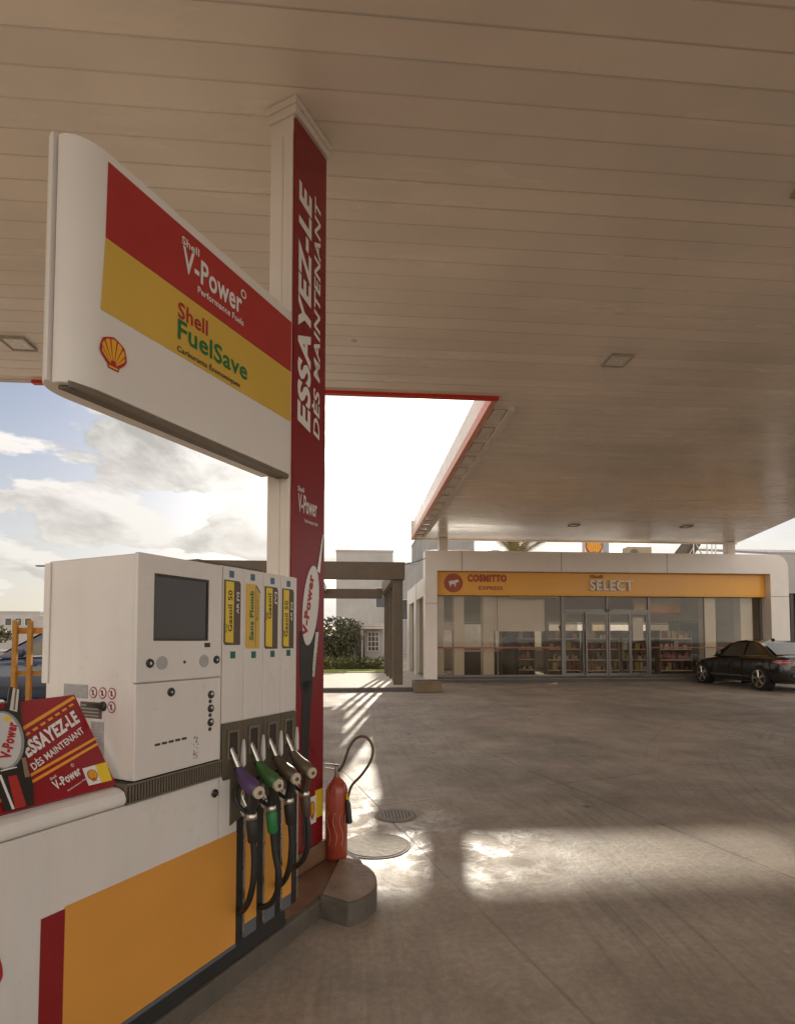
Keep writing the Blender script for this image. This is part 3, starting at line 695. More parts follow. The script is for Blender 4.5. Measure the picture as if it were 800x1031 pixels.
# hose tower
tw_ = MB().box(1.7165, 2.226, F + .006, 2.105, .205, 1.757)
obj('hose_cabinet', tw_, WHITE, dp, bevel=.005)
cols = [1.7215, 1.848, 1.975, 2.100, 2.222]
for i in range(4):
    a0, a1 = cols[i] + .0012, cols[i + 1] - .0012
    obj('hose_panel', MB().box(a0, a1, F - .001, F + .0058, 1.116, 1.754), WHITE, dp, bevel=.0015)
    # boot recess: dark panel with a pocket
    zb_ = (.705, .722, .738, .752)[i]
    shape = [(a0 + .002, 1.1125), (a0 + .002, .905), (a0 + .012, .885), (1.775, .885), (1.775, zb_ - .01), (a1, zb_ + .012), (a1, 1.1125)] if i == 0 else [(a0, 1.1125), (a0, zb_), (a1, zb_ + .012), (a1, 1.1125)]
    b = obj('nozzle_boot', MB().prism([(x, F + .0057, z) for x, z in shape], (0, -.0117, 0)), OLIVE, dp, bevel=.002)
    c = (a0 + a1) / 2
    obj('boot_pocket', MB().frame(c - .034, c + .034, .965, 1.085, c - .024, c + .024, .975, 1.072, F - .012, F - .0062), GRILLE, b, bevel=.002)
    obj('boot_hole', MB().box(c - .024, c + .024, F - .0072, F - .0063, .976, 1.071), GRILLE2, b)
    sp = MB().prism([(a1 - .012, F - .0065, .99), (a1 - .004, F - .0065, 1.035), (a1 + .002, F - .0065, .99), (a1 + .004, F - .0065, .93), (a1 - .010, F - .0065, .92), (a1 - .016, F - .0065, .945)], (0, -.012, 0))
    obj('boot_fin', sp, WHITE, b)
    sp = MB().prism([(a1 - .010, F - .0065, .80), (a1 - .002, F - .0065, .845), (a1 + .002, F - .0065, .76), (a1 - .002, F - .0065, .715), (a1 - .014, F - .0065, .735)], (0, -.010, 0))
    obj('boot_fin', sp, WHITE, b)
    # channel, white strip, orange strip
    e = cols[i + 1]
    obj('hose_channel', MB().box(e - .030, e + .006, F - .005, F + .0055, .206, .735 if i < 3 else .75), BLACKP, dp)
    obj('white_strip', MB().box(e + .0062, e + .019, F - .007, F + .0055, .222, .74), METAL, dp)
    if i < 3:
        obj('orange_strip', MB().box(e + .0194, cols[i + 2] - .0302, F - .004, F + .0055, .262, .705), ORANGE, dp)
        obj('toe_strip', MB().box(e + .0194, cols[i + 2] - .0302, F - .004, F + .0055, .206, .2615), BLUEGREY, dp)
obj('lower_panel', MB().box(1.7165, 1.8175, F - .001, F + .0057, .663, .905), WHITE, dp)
obj('lower_panel', MB().box(1.7165, 1.8175, F - .0005, F + .0057, .206, .6625), WHITE, dp)
# grade labels
LB = [((1.728, 1.823, 1.432, 1.699), 'Gasoil 50', 'AR JVJ', True), ((1.857, 1.947, 1.416, 1.695), 'Sans Plomb', '', False),
      ((1.982, 2.073, 1.413, 1.694), 'Gasoil', 'JVJ', True), ((2.108, 2.195, 1.413, 1.695), 'Gasoil 50', 'AR JVJ', True)]
for (a0, a1, z0, z1), t1, t2, brown in LB:
    base = MB().prism([(a0, F - .001, z0 + .01), (a0 + .008, F - .001, z0), (a1, F - .001, z0), (a1, F - .001, z1 - (.012 if brown else .03)), (a1 - (.008 if brown else .028), F - .001, z1), (a0, F - .001, z1)], (0, -.003, 0))
    o = obj('grade_label', base, BROWNP if brown else YEL, dp)
    am = a0 + (a1 - a0) * .56
    if brown:
        obj('label_field', MB().poly([(a, F - .0048, z) for a, z in ((a0 + .006, z0 + .012), (am, z0 + .008), (am, z1 - .006), (a0 + .006, z1 - .006))]), BYEL, o, bevel=-1)
        hh = .17 if len(t1) > 6 else .115
        zz = z0 + .055 if len(t1) > 6 else z0 + .135
        lettering(t1, (am - .008, F - .0055, zz), (0, 0, hh), (-.026, 0, 0), DARKI, o, bold=.02)
        lettering(t2, (a1 - .008, F - .0055, z0 + .13 if len(t1) > 6 else z0 + .20), (0, 0, .09 if len(t2) > 3 else .06), (-.018, 0, 0), INK, o, bold=.03)
        lettering('Shell', (a0 + .014, F - .0055, zz - .005), (0, 0, .035), (-.007, 0, 0), DARKI, o)
    else:
        obj('label_fold', MB().poly([(a, F - .0048, z) for a, z in ((am + .010, z0 + .004), (am + .0125, z0 + .004), (am + .0125, z1 - .01), (am + .010, z1 - .01))]), BROWNP, o, bevel=-1)
        obj('label_corner', MB().poly([(a, F - .0048, z) for a, z in ((a1 - .026, z1 - .002), (a1, z1 - .03), (a1, z1 - .04), (a1 - .03, z1 - .006))]), BROWNP, o, bevel=-1)
        lettering(t1, (am - .002, F - .0055, z0 + .035), (0, 0, .215), (-.026, 0, 0), GREENI, o, bold=.035)
        lettering('Super', (a1 - .010, F - .0055, z0 + .12), (0, 0, .12), (-.014, 0, 0), mat('olive_ink', (.35, .26, .03), .5), o)
for a, z in ((1.770, 1.725), (1.900, 1.725), (2.035, 1.722), (2.155, 1.720)):
    obj('blue_square', MB().box(a - .0135, a + .0135, F - .0026, F - .0012, z - .014, z + .014), SQB, dp)
for a, z in ((1.782, 1.392), (1.911, 1.390), (2.040, 1.391), (2.158, 1.393)):
    obj('green_square', MB().box(a - .0145, a + .0145, F - .0026, F - .0012, z - .016, z + .013), SQG, dp)
obj('top_plate', MB().box(1.76, 2.18, 1.80, 2.08, 1.7575, 1.80), OLIVE, dp, bevel=.004)

# --------------------------------------------------------------- fuel nozzles
def nozzle(label, a, cover, collar, hose, lean=0.):
    t = thing('fuel_nozzle', label, 'fuel nozzle', isl=(a, 1.52, .75), group='fuel nozzles hung on the dispenser')
    obj('spout', MB().tube(smooth_path([(a - .006, 1.628, 1.018), (a - .003, 1.600, .966), (a, 1.575, .915)], 4), [.0115] * 9, 12), METAL, t, smooth=40)
    # body: fat where the valve sits, bending down into the grip
    path = smooth_path([(a, 1.590, .932), (a, 1.568, .902), (a, 1.535, .872), (a, 1.505, .850), (a, 1.500, .815), (a, 1.510, .780), (a, 1.514, .748)], 4)
    n = len(path); rad = []
    for i in range(n):
        u = i / (n - 1); rad.append(.016 + .012 * math.exp(-((u - .42) / .20) ** 2) + .002 * u)
    obj('grip', MB().tube(path, rad, 14), BLACKP if collar is not BRNP else BRNP, t, smooth=50)
    path2 = [Vector(p) + Vector((0, -.002, .004)) for p in path[1:15]]
    obj('cover', MB().tube(path2, [rad[i + 1] + .005 * min(1, i / 3, (13 - i) / 3 + .3) for i in range(len(path2))], 14), cover, t, smooth=50)
    d = Vector((-.25, -1, -.05)).normalized()
    cp = obj('end_cap', MB().lathe((a - .006, 1.476, .846), d, [(-.012, .020), (0, .024), (.010, .025), (.014, .022), (.0145, .017), (.0125, .016)], 24), CAPM, t, smooth=30)
    obj('cap_centre', MB().lathe(Vector((a - .006, 1.476, .846)) + d * .0147, d, [(0, .009), (.003, .007)], 14), TANP, cp)
    guard = smooth_path([(a, 1.560, .885), (a, 1.592, .850), (a, 1.594, .800), (a, 1.560, .766), (a, 1.520, .752)], 5)
    obj('lever_guard', MB().tube(guard, .0085, 8), BLACKP, t, smooth=50)
    obj('lever', MB().tube(smooth_path([(a, 1.545, .862), (a, 1.562, .825), (a, 1.540, .782)], 4), .0065, 8), METAL, t, smooth=50)
    obj('swivel', MB().lathe((a, 1.5145, .756), (0, -.12, -1), [(0, .018), (.006, .022), (.020, .022), (.026, .018)], 18), METAL, t, smooth=35)
    obj('collar', MB().lathe((a, 1.5115, .731), (0, -.10, -1), [(0, .021), (.01, .024), (.08, .0215), (.088, .017)], 18), collar, t, smooth=35)
    obj('hose', MB().tube(smooth_path(hose, 8), .0128, 12), BLACK, t, smooth=60)
nozzle('black fuel nozzle with purple cover, nearest the screen', 1.785, PURPLE, BLACK,
       [(1.785, 1.503, .65), (1.786, 1.497, .57), (1.784, 1.500, .49), (1.795, 1.525, .42), (1.812, 1.560, .37), (1.828, 1.598, .335), (1.835, 1.622, .325)])
nozzle('fuel nozzle with green cover and bright green hose collar', 1.908, GREENP, GRNB,
       [(1.908, 1.503, .65), (1.910, 1.492, .56), (1.915, 1.475, .47), (1.925, 1.49, .40), (1.94, 1.53, .34), (1.955, 1.58, .305), (1.962, 1.622, .295)])
nozzle('dark brown fuel nozzle hanging between the green one and the last one', 2.030, BRNP, BLACK,
       [(2.030, 1.503, .65), (2.030, 1.496, .57), (2.026, 1.500, .48), (2.03, 1.520, .42), (2.045, 1.552, .38), (2.07, 1.590, .35), (2.086, 1.622, .34)])
nozzle('tan brown fuel nozzle with brown collar hanging nearest the red column', 2.152, TANP, BRNP,
       [(2.152, 1.503, .65), (2.152, 1.492, .58), (2.150, 1.495, .51), (2.155, 1.520, .45), (2.17, 1.560, .41), (2.19, 1.595, .385), (2.205, 1.622, .375)])

# -------------------------------------------------------- promotional board
bs = Vector((0, .225, .285)).normalized(); bn_ = Vector((0, -.285, .225)).normalized()
B0 = Vector((0, 1.655, .9745))
def bp(a, s, off=0.): return tuple(Vector((a, 0, 0)) + B0 + bs * s + bn_ * off)
bd = thing('promotional_board', 'red leaning promotional board with orange lines standing on the white ledge', 'advertising board', isl=(1.1, 1.66, .964))
pn_ = obj('panel', MB().prism([bp(*p, -.012) for p in ((.70, -.002), (1.277, -.002), (1.278, .363), (.74, .345))], tuple(bn_ * .012)), BRED, bd)
def dec(name, pts, m, par, off=.002): return obj(name, MB().poly([bp(a, s, off) for a, s in pts]), m, par, bevel=-1)
def stripe(p0, p1, w):
    d = Vector((p1[0] - p0[0], p1[1] - p0[1])).normalized(); n = Vector((-d.y, d.x)) * w / 2
    return [(p0[0] - n.x, p0[1] - n.y), (p1[0] - n.x, p1[1] - n.y), (p1[0] + n.x, p1[1] + n.y), (p0[0] + n.x, p0[1] + n.y)]
dec('orange_line', stripe((.80, .128), (1.272, .352), .011), OLINE, pn_)
for i in range(16):
    f0 = .0 + i / 16; f1 = f0 + .62 / 16
    g = lambda f: (.80 + .468 * f, .098 + .232 * f)
    dec('line_dash', stripe(g(f0), g(f1), .008), OLINE, pn_)
dec('orange_line', stripe((.76, -.002 + .0), (1.2775, .178), .009), OLINE, pn_); dec('orange_line', stripe((.82, -.001), (1.2775, .157), .009), OLINE, pn_)
U = Vector(bp(1.252, .252)) - Vector(bp(1.045, .152)); V = Vector(bp(1.04, .198)) - Vector(bp(1.045, .148))
lettering('ESSAYEZ-LE', bp(1.046, .150, .0025), U, V, INK, pn_, bold=.045)
U = Vector(bp(1.252, .212)) - Vector(bp(1.048, .110)); V = Vector(bp(1.038, .134)) - Vector(bp(1.045, .106))
lettering('DÈS MAINTENANT', bp(1.048, .106, .0025), U, V, INK, pn_, bold=.02)
U = Vector(bp(1.180, .066)) - Vector(bp(1.083, .030)); V = Vector(bp(1.078, .052)) - Vector(bp(1.083, .022))
lettering('V-Power', bp(1.086, .026, .0025), U, V, INK, pn_, bold=.03)
lettering('Shell', bp(1.082, .062, .0025), U * .22, V * .28, INK, pn_)
lettering('Performance Fuels', bp(1.118, .014, .0025), U * .78, V * .18, INK, pn_)
lettering('O', bp(1.160, .090, .0025), U * .10, V * .38, INK, pn_)
dec('white_tag', [(1.186, .016), (1.230, .0155), (1.236, .082), (1.190, .079)], INK, pn_)
dec('yellow_tag', [(1.230, .0155), (1.269, .015), (1.277, .084), (1.236, .082)], BYEL, pn_)
emblem(bp(1.193, .026, .0025), Vector(bp(1.229, .026)) - Vector(bp(1.193, .026)), Vector(bp(1.196, .069)) - Vector(bp(1.193, .026)), bn_ * .0008, pn_)
# cut-out of a pump nozzle standing in front of the board
ct = obj('nozzle_cutout', MB().prism([bp(*p, .006) for p in [(.93, .0), (.935, .12), (.945, .25), (.985, .32), (1.04, .335), (1.075, .41), (1.105, .395), (1.075, .31), (1.062, .25), (1.063, .21), (1.035, .16), (1.025, .06), (1.006, -.002)]], tuple(bn_ * .004)), BLACKP, bd)
dec('cutout_spout', [(1.045, .322), (1.064, .312), (1.098, .395), (1.082, .404)], CHROME, ct, .0108)
dec('cutout_spout_shade', [(1.056, .322), (1.060, .320), (1.092, .397), (1.088, .399)], BLUEGREY, ct, .0112)
dec('cutout_body', ell(.997, .222, .055, .102, rot=-.30), SPGREY2, ct, .011)
dec('cutout_body_edge', ell(.993, .222, .050, .096, rot=-.30), LGREY, ct, .0116)
U = Vector(bp(1.032, .285)) - Vector(bp(.972, .165)); V = Vector(bp(.958, .175)) - Vector(bp(.985, .162))
lettering('V-Power', bp(.992, .150, .0122), U, V, REDI, ct, bold=.06)
dec('cutout_badge', ell(1.028, .290, .009, .010), BYEL, ct, .0122)
dec('cutout_hose', [(.968, .10), (.992, .10), (.985, -.001), (.955, -.001)], RED, ct, .011)
dec('cutout_highlight', [(.946, .11), (.953, .11), (.953, -.001), (.946, -.001)], INK, ct, .0115)
dec('cutout_lever', [(1.022, .150), (1.034, .150), (1.024, .085), (1.010, .085)], CHROME, ct, .0115)
dec('cutout_caption', [(.955, .120), (1.0, .122), (1.0, .126), (.955, .124)], INK, ct, .0115)

# ------------------------------------------------------------ extinguisher
ex = thing('fire_extinguisher', 'red fire extinguisher with looping hose standing behind the column foot', 'fire extinguisher', isl=(3.02, 1.885, .0935))
c = (3.02, 1.885)
obj('cylinder', MB().lathe((c[0], c[1], .0937), (0, 0, 1), [(0, .055), (.006, .066), (.02, .070), (.42, .070), (.45, .062), (.478, .042), (.495, .022), (.509, .018)], 28), EXTR, ex, smooth=40)
wv = MB()
for j, (t0) in enumerate((200, 235, 268, 300)):
    pts = []
    for i in range(13):
        u = i / 12; t = R(t0 - 30 + 10 * math.sin(u * 2 * PI)); pts.append((c[0] + .0702 * math.cos(t), c[1] + .0702 * math.sin(t),   .19 + .20 * u))
    wv.tube(pts, .0014, 5)
obj('wavy_reflections', wv, CAPM, ex)  # pale wavy lines drawn in place of reflections on the cylinder
obj('valve', MB().lathe((c[0], c[1], .602), (0, 0, 1), [(0, .017), (.03, .019), (.034, .013), (.06, .012)], 14), METAL, ex, smooth=30)
obj('handle', MB().box(c[0] - .01, c[0] + .01, c[1] - .02, c[1] + .09, .662, .672).box(c[0] - .008, c[0] + .008, c[1] - .01, c[1] + .085, .636, .644), METAL, ex, bevel=.003)
obj('hose', MB().tube(smooth_path([(3.02, 1.870, .63), (3.02, 1.835, .68), (3.02, 1.79, .79), (3.02, 1.735, .85), (3.02, 1.672, .855), (3.02, 1.628, .80), (3.02, 1.64, .72), (3.02, 1.70, .63), (3.02, 1.775, .55), (3.02, 1.803, .47)], 6), .0085, 10), TANP, ex, smooth=60)
obj('horn', MB().tube([(3.02, 1.804, .475), (3.02, 1.805, .45), (3.02, 1.800, .44), (3.02, 1.79, .325), (3.02, 1.789, .318)], [.009, .012, .015, .019, .012], 12), BLACKP, ex, smooth=40)
obj('hose_ring', MB().tube([(3.02, 1.803, .50), (3.02, 1.805, .465)], .012, 12), BYEL, ex, smooth=40)

# ------------------------------------------------------------ manhole covers
mh = thing('manhole_cover', 'round slotted iron drain cover set in the concrete beyond the island', 'manhole cover', (.36, 4.66, 0))
obj('rim', MB().lathe((.36, 4.66, .0015), (0, 0, 1), [(0, .175), (.006, .172)], 36), mat('cover_rim', (.24, .20, .16), .7, var=.25, scale=14), mh)
obj('plate', MB().lathe((.36, 4.66, .0076), (0, 0, 1), [(0, .15), (.003, .148)], 36), mat('iron_cover', (.29, .24, .19), .6, var=.3, scale=20), mh)
s_ = MB()
for i in range(9):
    x = -.11 + .0275 * i; h = math.sqrt(max(0, .128 ** 2 - x * x)); s_.box(.36 + x - .006, .36 + x + .006, 4.66 - h, 4.66 + h, .0108, .0116)
obj('slot', s_, BLACK, mh)
mp_ = thing('manhole_cover', 'large plain round cover filled with worn concrete near the island nose', 'manhole cover', (.17, 4.0, 0))
obj('rim', MB().lathe((.17, 4.0, .001), (0, 0, 1), [(0, .245), (.004, .243)], 40), mat('cover_rim_worn', (.22, .18, .145), .75, var=.25, scale=14), mp_)
obj('plate', MB().lathe((.17, 4.0, .0052), (0, 0, 1), [(0, .222), (.003, .220)], 40), mat('worn_cover', (.27, .22, .172), .75, var=.3, scale=9, bump=.5, bscale=25), mp_)


# ------------------------------------------------------------- pavement
struct('pavement', MB().box(1.95, 15.2, 17.20, 23.6, -.1, GZ + .10).box(-16, 1.95, 14.45, 20.9, -.1, GZ + .102), PAVE)
struct('kerb', MB().box(1.97, 15.2, 17.06, 17.197, -.1, GZ + .097).box(-16, 1.97, 14.3, 14.447, -.1, GZ + .099), KERBD, bevel=.02)
lawn = MB().box(-16, 1.9, 20.903, 23.0, -.1, GZ + .13)
random.seed(3)
struct('lawn', lawn, GRASS)

# ------------------------------------------------------------- shop
FZ = GZ + .102
shop = thing('shop_building', 'white clad service station shop with orange fascia and wide glass front', 'shop', (8, 17.6, FZ))
corner = [(14.26 - .45 + .45 * math.cos(R(t)), 4.27 - .45 + .45 * math.sin(R(t))) for t in range(90, -1, -10)]
fr = [(2.24, FZ), (2.24, 4.27)] + corner + [(14.26, FZ), (13.62, FZ), (13.62, 3.63), (2.62, 3.63), (2.62, FZ)]
obj('portal_frame', MB().prism([(x, 17.12, z) for x, z in fr], (0, .5, 0)), CLAD, shop, smooth=25, bevel=.012)
sm = MB()
for x in (3.4, 6.6, 10.1): sm.box(x - .008, x + .008, 17.1155, 17.1195, 3.64, 4.26)
sm.box(13.64, 14.25, 17.1155, 17.1195, 2.88, 2.895); sm.box(2.25, 2.61, 17.1155, 17.1195, 2.60, 2.612)
obj('cladding_seam', sm, ALU, shop)
fa = obj('fascia_board', MB().box(2.63, 13.61, 17.36, 17.60, 2.88, 3.625), FASC, shop, bevel=.008)
obj('fascia_band', MB().box(2.63, 13.61, 17.353, 17.3575, 2.885, 2.95), OYEL, fa)
YF = 17.352
obj('emblem_disc', MB().lathe((3.17, 17.359, 3.27), (0, -1, 0), [(0, .30), (.012, .30)], 36), mat('brick_red_disc', (.42, .10, .05), .5), fa)
def fp(pts): return MB().poly([(x, 17.344, z) for x, z in pts])
obj('animal_mark', fp([(3.02, 3.33), (3.04, 3.24), (3.06, 3.16), (3.09, 3.16), (3.09, 3.23), (3.20, 3.23), (3.21, 3.16), (3.24, 3.16), (3.245, 3.25), (3.29, 3.30), (3.34, 3.30), (3.34, 3.36), (3.29, 3.37), (3.27, 3.40), (3.25, 3.36)]), INK, fa, bevel=-1)
BROWNR = mat('brick_red_letters', (.44, .10, .04), .5)
lettering('COSMITTO', (3.62, 17.347, 3.31), (1.27, 0, 0), (0, 0, .24), BROWNR, fa, bold=.07)
lettering('EXPRESS', (3.98, 17.347, 3.06), (.78, 0, 0), (0, 0, .12), BROWNR, fa)
lettering('SELECT', (7.60, 17.352, 3.06), (1.45, 0, 0), (0, 0, .34), INK, fa, bold=.02, ext=.07)
lettering('Shell', (7.63, 17.35, 3.46), (.42, 0, 0), (0, 0, .11), mat('dull_letters', (.45, .2, .05), .5), fa, ext=.02)
dn = MB()
for i in range(11):
    x = 5.0 + i * .15; dn.poly([(x, 17.50, 2.878), (x + .15, 17.50, 2.878), (x + .15, 17.50, 2.83), (x + .075, 17.50, 2.80), (x, 17.50, 2.83)])
obj('valance', dn, mat('awning_fringe', (.5, .42, .3), .8), shop, bevel=-1)
obj('roof_slab', MB().box(2.27, 14.2, 17.62, 23.1, 3.5, 4.12), PLASTER, shop)
obj('ceiling', MB().box(2.6, 13.9, 17.63, 22.9, 3.40, 3.4995), mat('ceiling_tiles', (.5, .48, .45), .8), shop)
obj('floor', MB().box(2.3, 14.2, 17.45, 23.0, FZ + .0, FZ + .05), FLOOR, shop)
bw = MB()
wx = [2.6, 3.0, 5.6, 5.9, 8.0, 8.2, 9.9, 10.1, 11.9, 12.1, 13.9]
for i in range(0, 10, 2): bw.box(wx[i], wx[i + 1], 22.9, 23.05, FZ + .05, 3.4)
bw.box(2.6, 13.9, 22.87, 22.899, 2.2, 3.4).box(2.6, 13.9, 22.87, 22.899, FZ + .05, 1.05)
obj('back_wall', bw, CREAM, shop)
for i in range(1, 10, 2):
    w_ = obj('back_window', MB().frame(wx[i] + .002, wx[i + 1] - .002, 1.06, 2.19, wx[i] + .06, wx[i + 1] - .06, 1.12, 2.13, 22.95, 22.99), ALU, shop)
    obj('pane', MB().box(wx[i] + .062, wx[i + 1] - .062, 22.965, 22.97, 1.122, 2.129), GLASS, w_)
obj('side_wall', MB().box(13.9, 14.2, 17.625, 23.05, FZ, 3.5), CREAM, shop)
sw = MB().box(2.26, 2.56, 19.9, 20.5, FZ, 3.5).box(2.26, 2.56, 22.4, 23.05, FZ, 3.5).box(2.28, 2.5, 17.625, 23.0, 2.9, 3.5)
obj('side_pillar', sw, CLAD, shop)
obj('side_pane', MB().box(2.40, 2.412, 17.63, 19.9, FZ + .05, 2.9).box(2.40, 2.412, 20.5, 22.4, FZ + .05, 2.9), GLASS, shop)
for x0, x1, z1, y in ((2.70, 2.92, 2.9, 17.72), (3.24, 3.58, 2.9, 17.72), (4.22, 4.58, 2.9, 17.8), (11.75, 12.13, 2.9, 17.75), (13.02, 13.45, 2.75, 17.75)):
    obj('inner_column', MB().box(x0, x1, y, y + .35, FZ + .05, 3.399), CLAD, shop, bevel=.01)
obj('inner_bulkhead', MB().box(4.60, 6.3, 17.9, 18.0, 1.75, 3.39), CLAD, shop); obj('inner_lintel', MB().box(2.921, 3.239, 17.8, 18.0, 1.78, 2.05), CREAM, shop)
obj('inner_sign', MB().box(9.9, 11.6, 18.9, 19.0, 2.45, 2.72), FASC, shop); obj('inner_sign_edge', MB().box(9.9, 11.6, 18.89, 19.0, 2.37, 2.4495), TRIM, shop)
obj('inner_header', MB().box(9.9, 11.6, 18.9, 19.0, 2.7205, 3.3), CREAM, shop)
# glazing
gz0, gz1, gy = FZ + .06, 2.879, 17.56
def pane(x0, x1, z0, z1, y=gy): obj('glass_pane', MB().box(x0, x1, y, y + .012, z0, z1), GLASS, shop)
def mull(x, w=.06, z0=gz0, z1=gz1, y=gy, d=.08): obj('mullion', MB().box(x - w / 2, x + w / 2, y - d / 2, y + d / 2, z0, z1), ALU, shop, bevel=.004)
obj('sill', MB().box(2.63, 7.2, gy - .06, gy + .06, FZ, gz0 + .05).box(9.35, 13.61, gy - .06, gy + .06, FZ, gz0 + .05), ALU, shop)
pane(2.64, 4.62, gz0 + .05, gz1); pane(4.64, 6.74, gz0 + .05, gz1)
mull(2.66, .05); mull(4.63, .016, d=.03); mull(6.77, .09); mull(9.69, .09); mull(11.6, .03, d=.04); mull(13.58, .06)
pane(9.74, 11.58, gz0 + .05, gz1); pane(11.62, 13.55, gz0 + .05, gz1)
obj('transom', MB().box(6.82, 9.64, gy - .04, gy + .04, 2.36, 2.46), ALU, shop); mull(8.265, .05, 2.461)
pane(6.82, 8.238, 2.462, gz1); pane(8.292, 9.64, 2.462, gz1)
for x0, x1, y in ((6.82, 7.50, gy), (7.51, 8.255, gy - .07), (8.275, 9.02, gy - .07), (9.03, 9.64, gy)):
    d = obj('sliding_door' if y < gy else 'side_light', MB().frame(x0, x1, gz0, 2.358, x0 + .055, x1 - .055, gz0 + .1, 2.30, y - .022, y + .022), ALU, shop, bevel=.003)
    obj('pane', MB().box(x0 + .056, x1 - .056, y - .006, y + .006, gz0 + .101, 2.299), GLASS, d)
obj('door_sensor', MB().box(8.2, 8.33, gy - .10, gy - .045, 2.39, 2.45), BLACKP, shop)
obj('warning_stripe', MB().box(2.66, 6.7, gy - .012, gy - .008, 1.20, 1.245), mat('red_stripe', (.42, .13, .09), .5), shop)
obj('warning_stripe', MB().box(9.75, 13.5, gy - .012, gy - .008, 1.205, 1.235), mat('red_stripe_dark', (.42, .10, .06), .5), shop)
obj('step', MB().box(2.5, 13.7, 17.24, 17.45, FZ - .04, FZ + .055), KERBD, shop)
obj('door_poster', MB().box(9.15, 9.5, gy + .008, gy + .012, 1.45, 2.2), INK, shop)

# goods shelves: one unit built, then copied with its parts
def copy_tree(o, parent=None):
    c = o.copy(); C.objects.link(c); c.parent = parent
    for ch in list(o.children): copy_tree(ch, c)
    return c
def shelf_unit():
    t = thing('shelf_unit', '', 'shelf', (0, 0, 0), 'goods shelves inside the shop', keep=False)
    obj('back_panel', MB().box(-.55, .55, .20, .23, 0, 1.5), WOODS, t)
    obj('side_panel', MB().box(-.58, -.552, -.22, .23, 0, 1.5), WOODS, t); obj('side_panel', MB().box(.552, .58, -.22, .23, 0, 1.5), WOODS, t)
    for z in (.12, .48, .84, 1.2): obj('shelf', MB().box(-.55, .55, -.22, .198, z, z + .03), CREAM, t)
    return t
spots = [(7.2, 18.75, 'left of the sliding doors'), (8.45, 18.5, 'straight behind the sliding doors'), (9.75, 18.6, 'right of the sliding doors'), (10.95, 18.35, 'left of the right inner column'), (5.75, 19.2, 'at the end of the long left window')]
proto = shelf_unit(); rowc = ['red', 'orange', 'white', 'brown', 'yellow']
for i, (x, y, where) in enumerate(spots):
    o = proto if i == 0 else copy_tree(proto)
    o.location = (x, y, FZ + .051); o['label'] = 'shelf unit full of packets inside the shop, ' + where
random.seed(11); pm = {}
for i, (x, y, where) in enumerate(spots):
    for j, z in enumerate((.15, .51, .87, 1.23)):
        px = x - .52
        while px < x + .45:
            kcol = (i + j * 2 + (random.random() < .35) * random.randint(1, 4)) % 5
            w, h = random.choice((.08, .12, .17)), random.choice((.12, .18, .26)); key = (kcol, w, h)
            if random.random() < .85 and px + w < x + .53:
                if key not in pm: o = pm[key] = obj('packet', MB().box(-w / 2, w / 2, -.06, .06, 0, h), PROD[kcol], None, bevel=.008)
                else: o = pm[key].copy(); C.objects.link(o)
                o.location = (px + w / 2, y - .1 + random.uniform(-.03, .03), FZ + .051 + z + .0005); o.rotation_euler = (0, 0, random.uniform(-.12, .12))
                tag(o, '%s packet on %s shelf, %s' % (rowc[kcol], ('lowest', 'second lowest', 'second highest', 'top')[j], where.replace('right inner column', 'right column')), 'packet', 'goods on the shop shelves')
            px += w + random.choice((.008, .015, .05))
ct_ = thing('counter', 'dark checkout counter behind the glass at the left window of the shop', 'counter', (5.0, 19.6, FZ + .051), keep=True)
obj('body', MB().box(3.7, 5.1, 19.3, 19.9, FZ + .051, 1.05), mat('counter_front', (.10, .075, .055), .5), ct_); obj('top', MB().box(3.65, 5.15, 19.25, 19.95, 1.0505, 1.09), CREAM, ct_)
fg = thing('fridge', 'tall dark drinks fridge behind the right window of the shop', 'fridge', (12.5, 20.0, FZ + .051), keep=True)
obj('body', MB().box(12.15, 13.0, 19.9, 20.6, FZ + .051, 2.2), mat('fridge_grey', (.16, .14, .12), .4), fg); obj('door', MB().box(12.2, 12.95, 19.86, 19.899, .5, 2.1), PANE, fg)
for x, lab in ((5.35, 'dark round tyre-like display rack standing in the left shop window'),):
    t = thing('display_rack', lab, 'display rack', (x, 18.6, FZ + .051))
    obj('body', MB().lathe((x, 18.6, FZ + .052), (0, 0, 1), [(0, .25), (.3, .27), (1.1, .26), (1.35, .18), (1.4, .05)], 20), mat('rack_dark', (.05, .045, .04), .5), t, smooth=40); obj('foot', MB().lathe((x, 18.6, FZ + .0512), (0, 0, 1), [(0, .3), (.0007, .3)], 16), ALU, t)

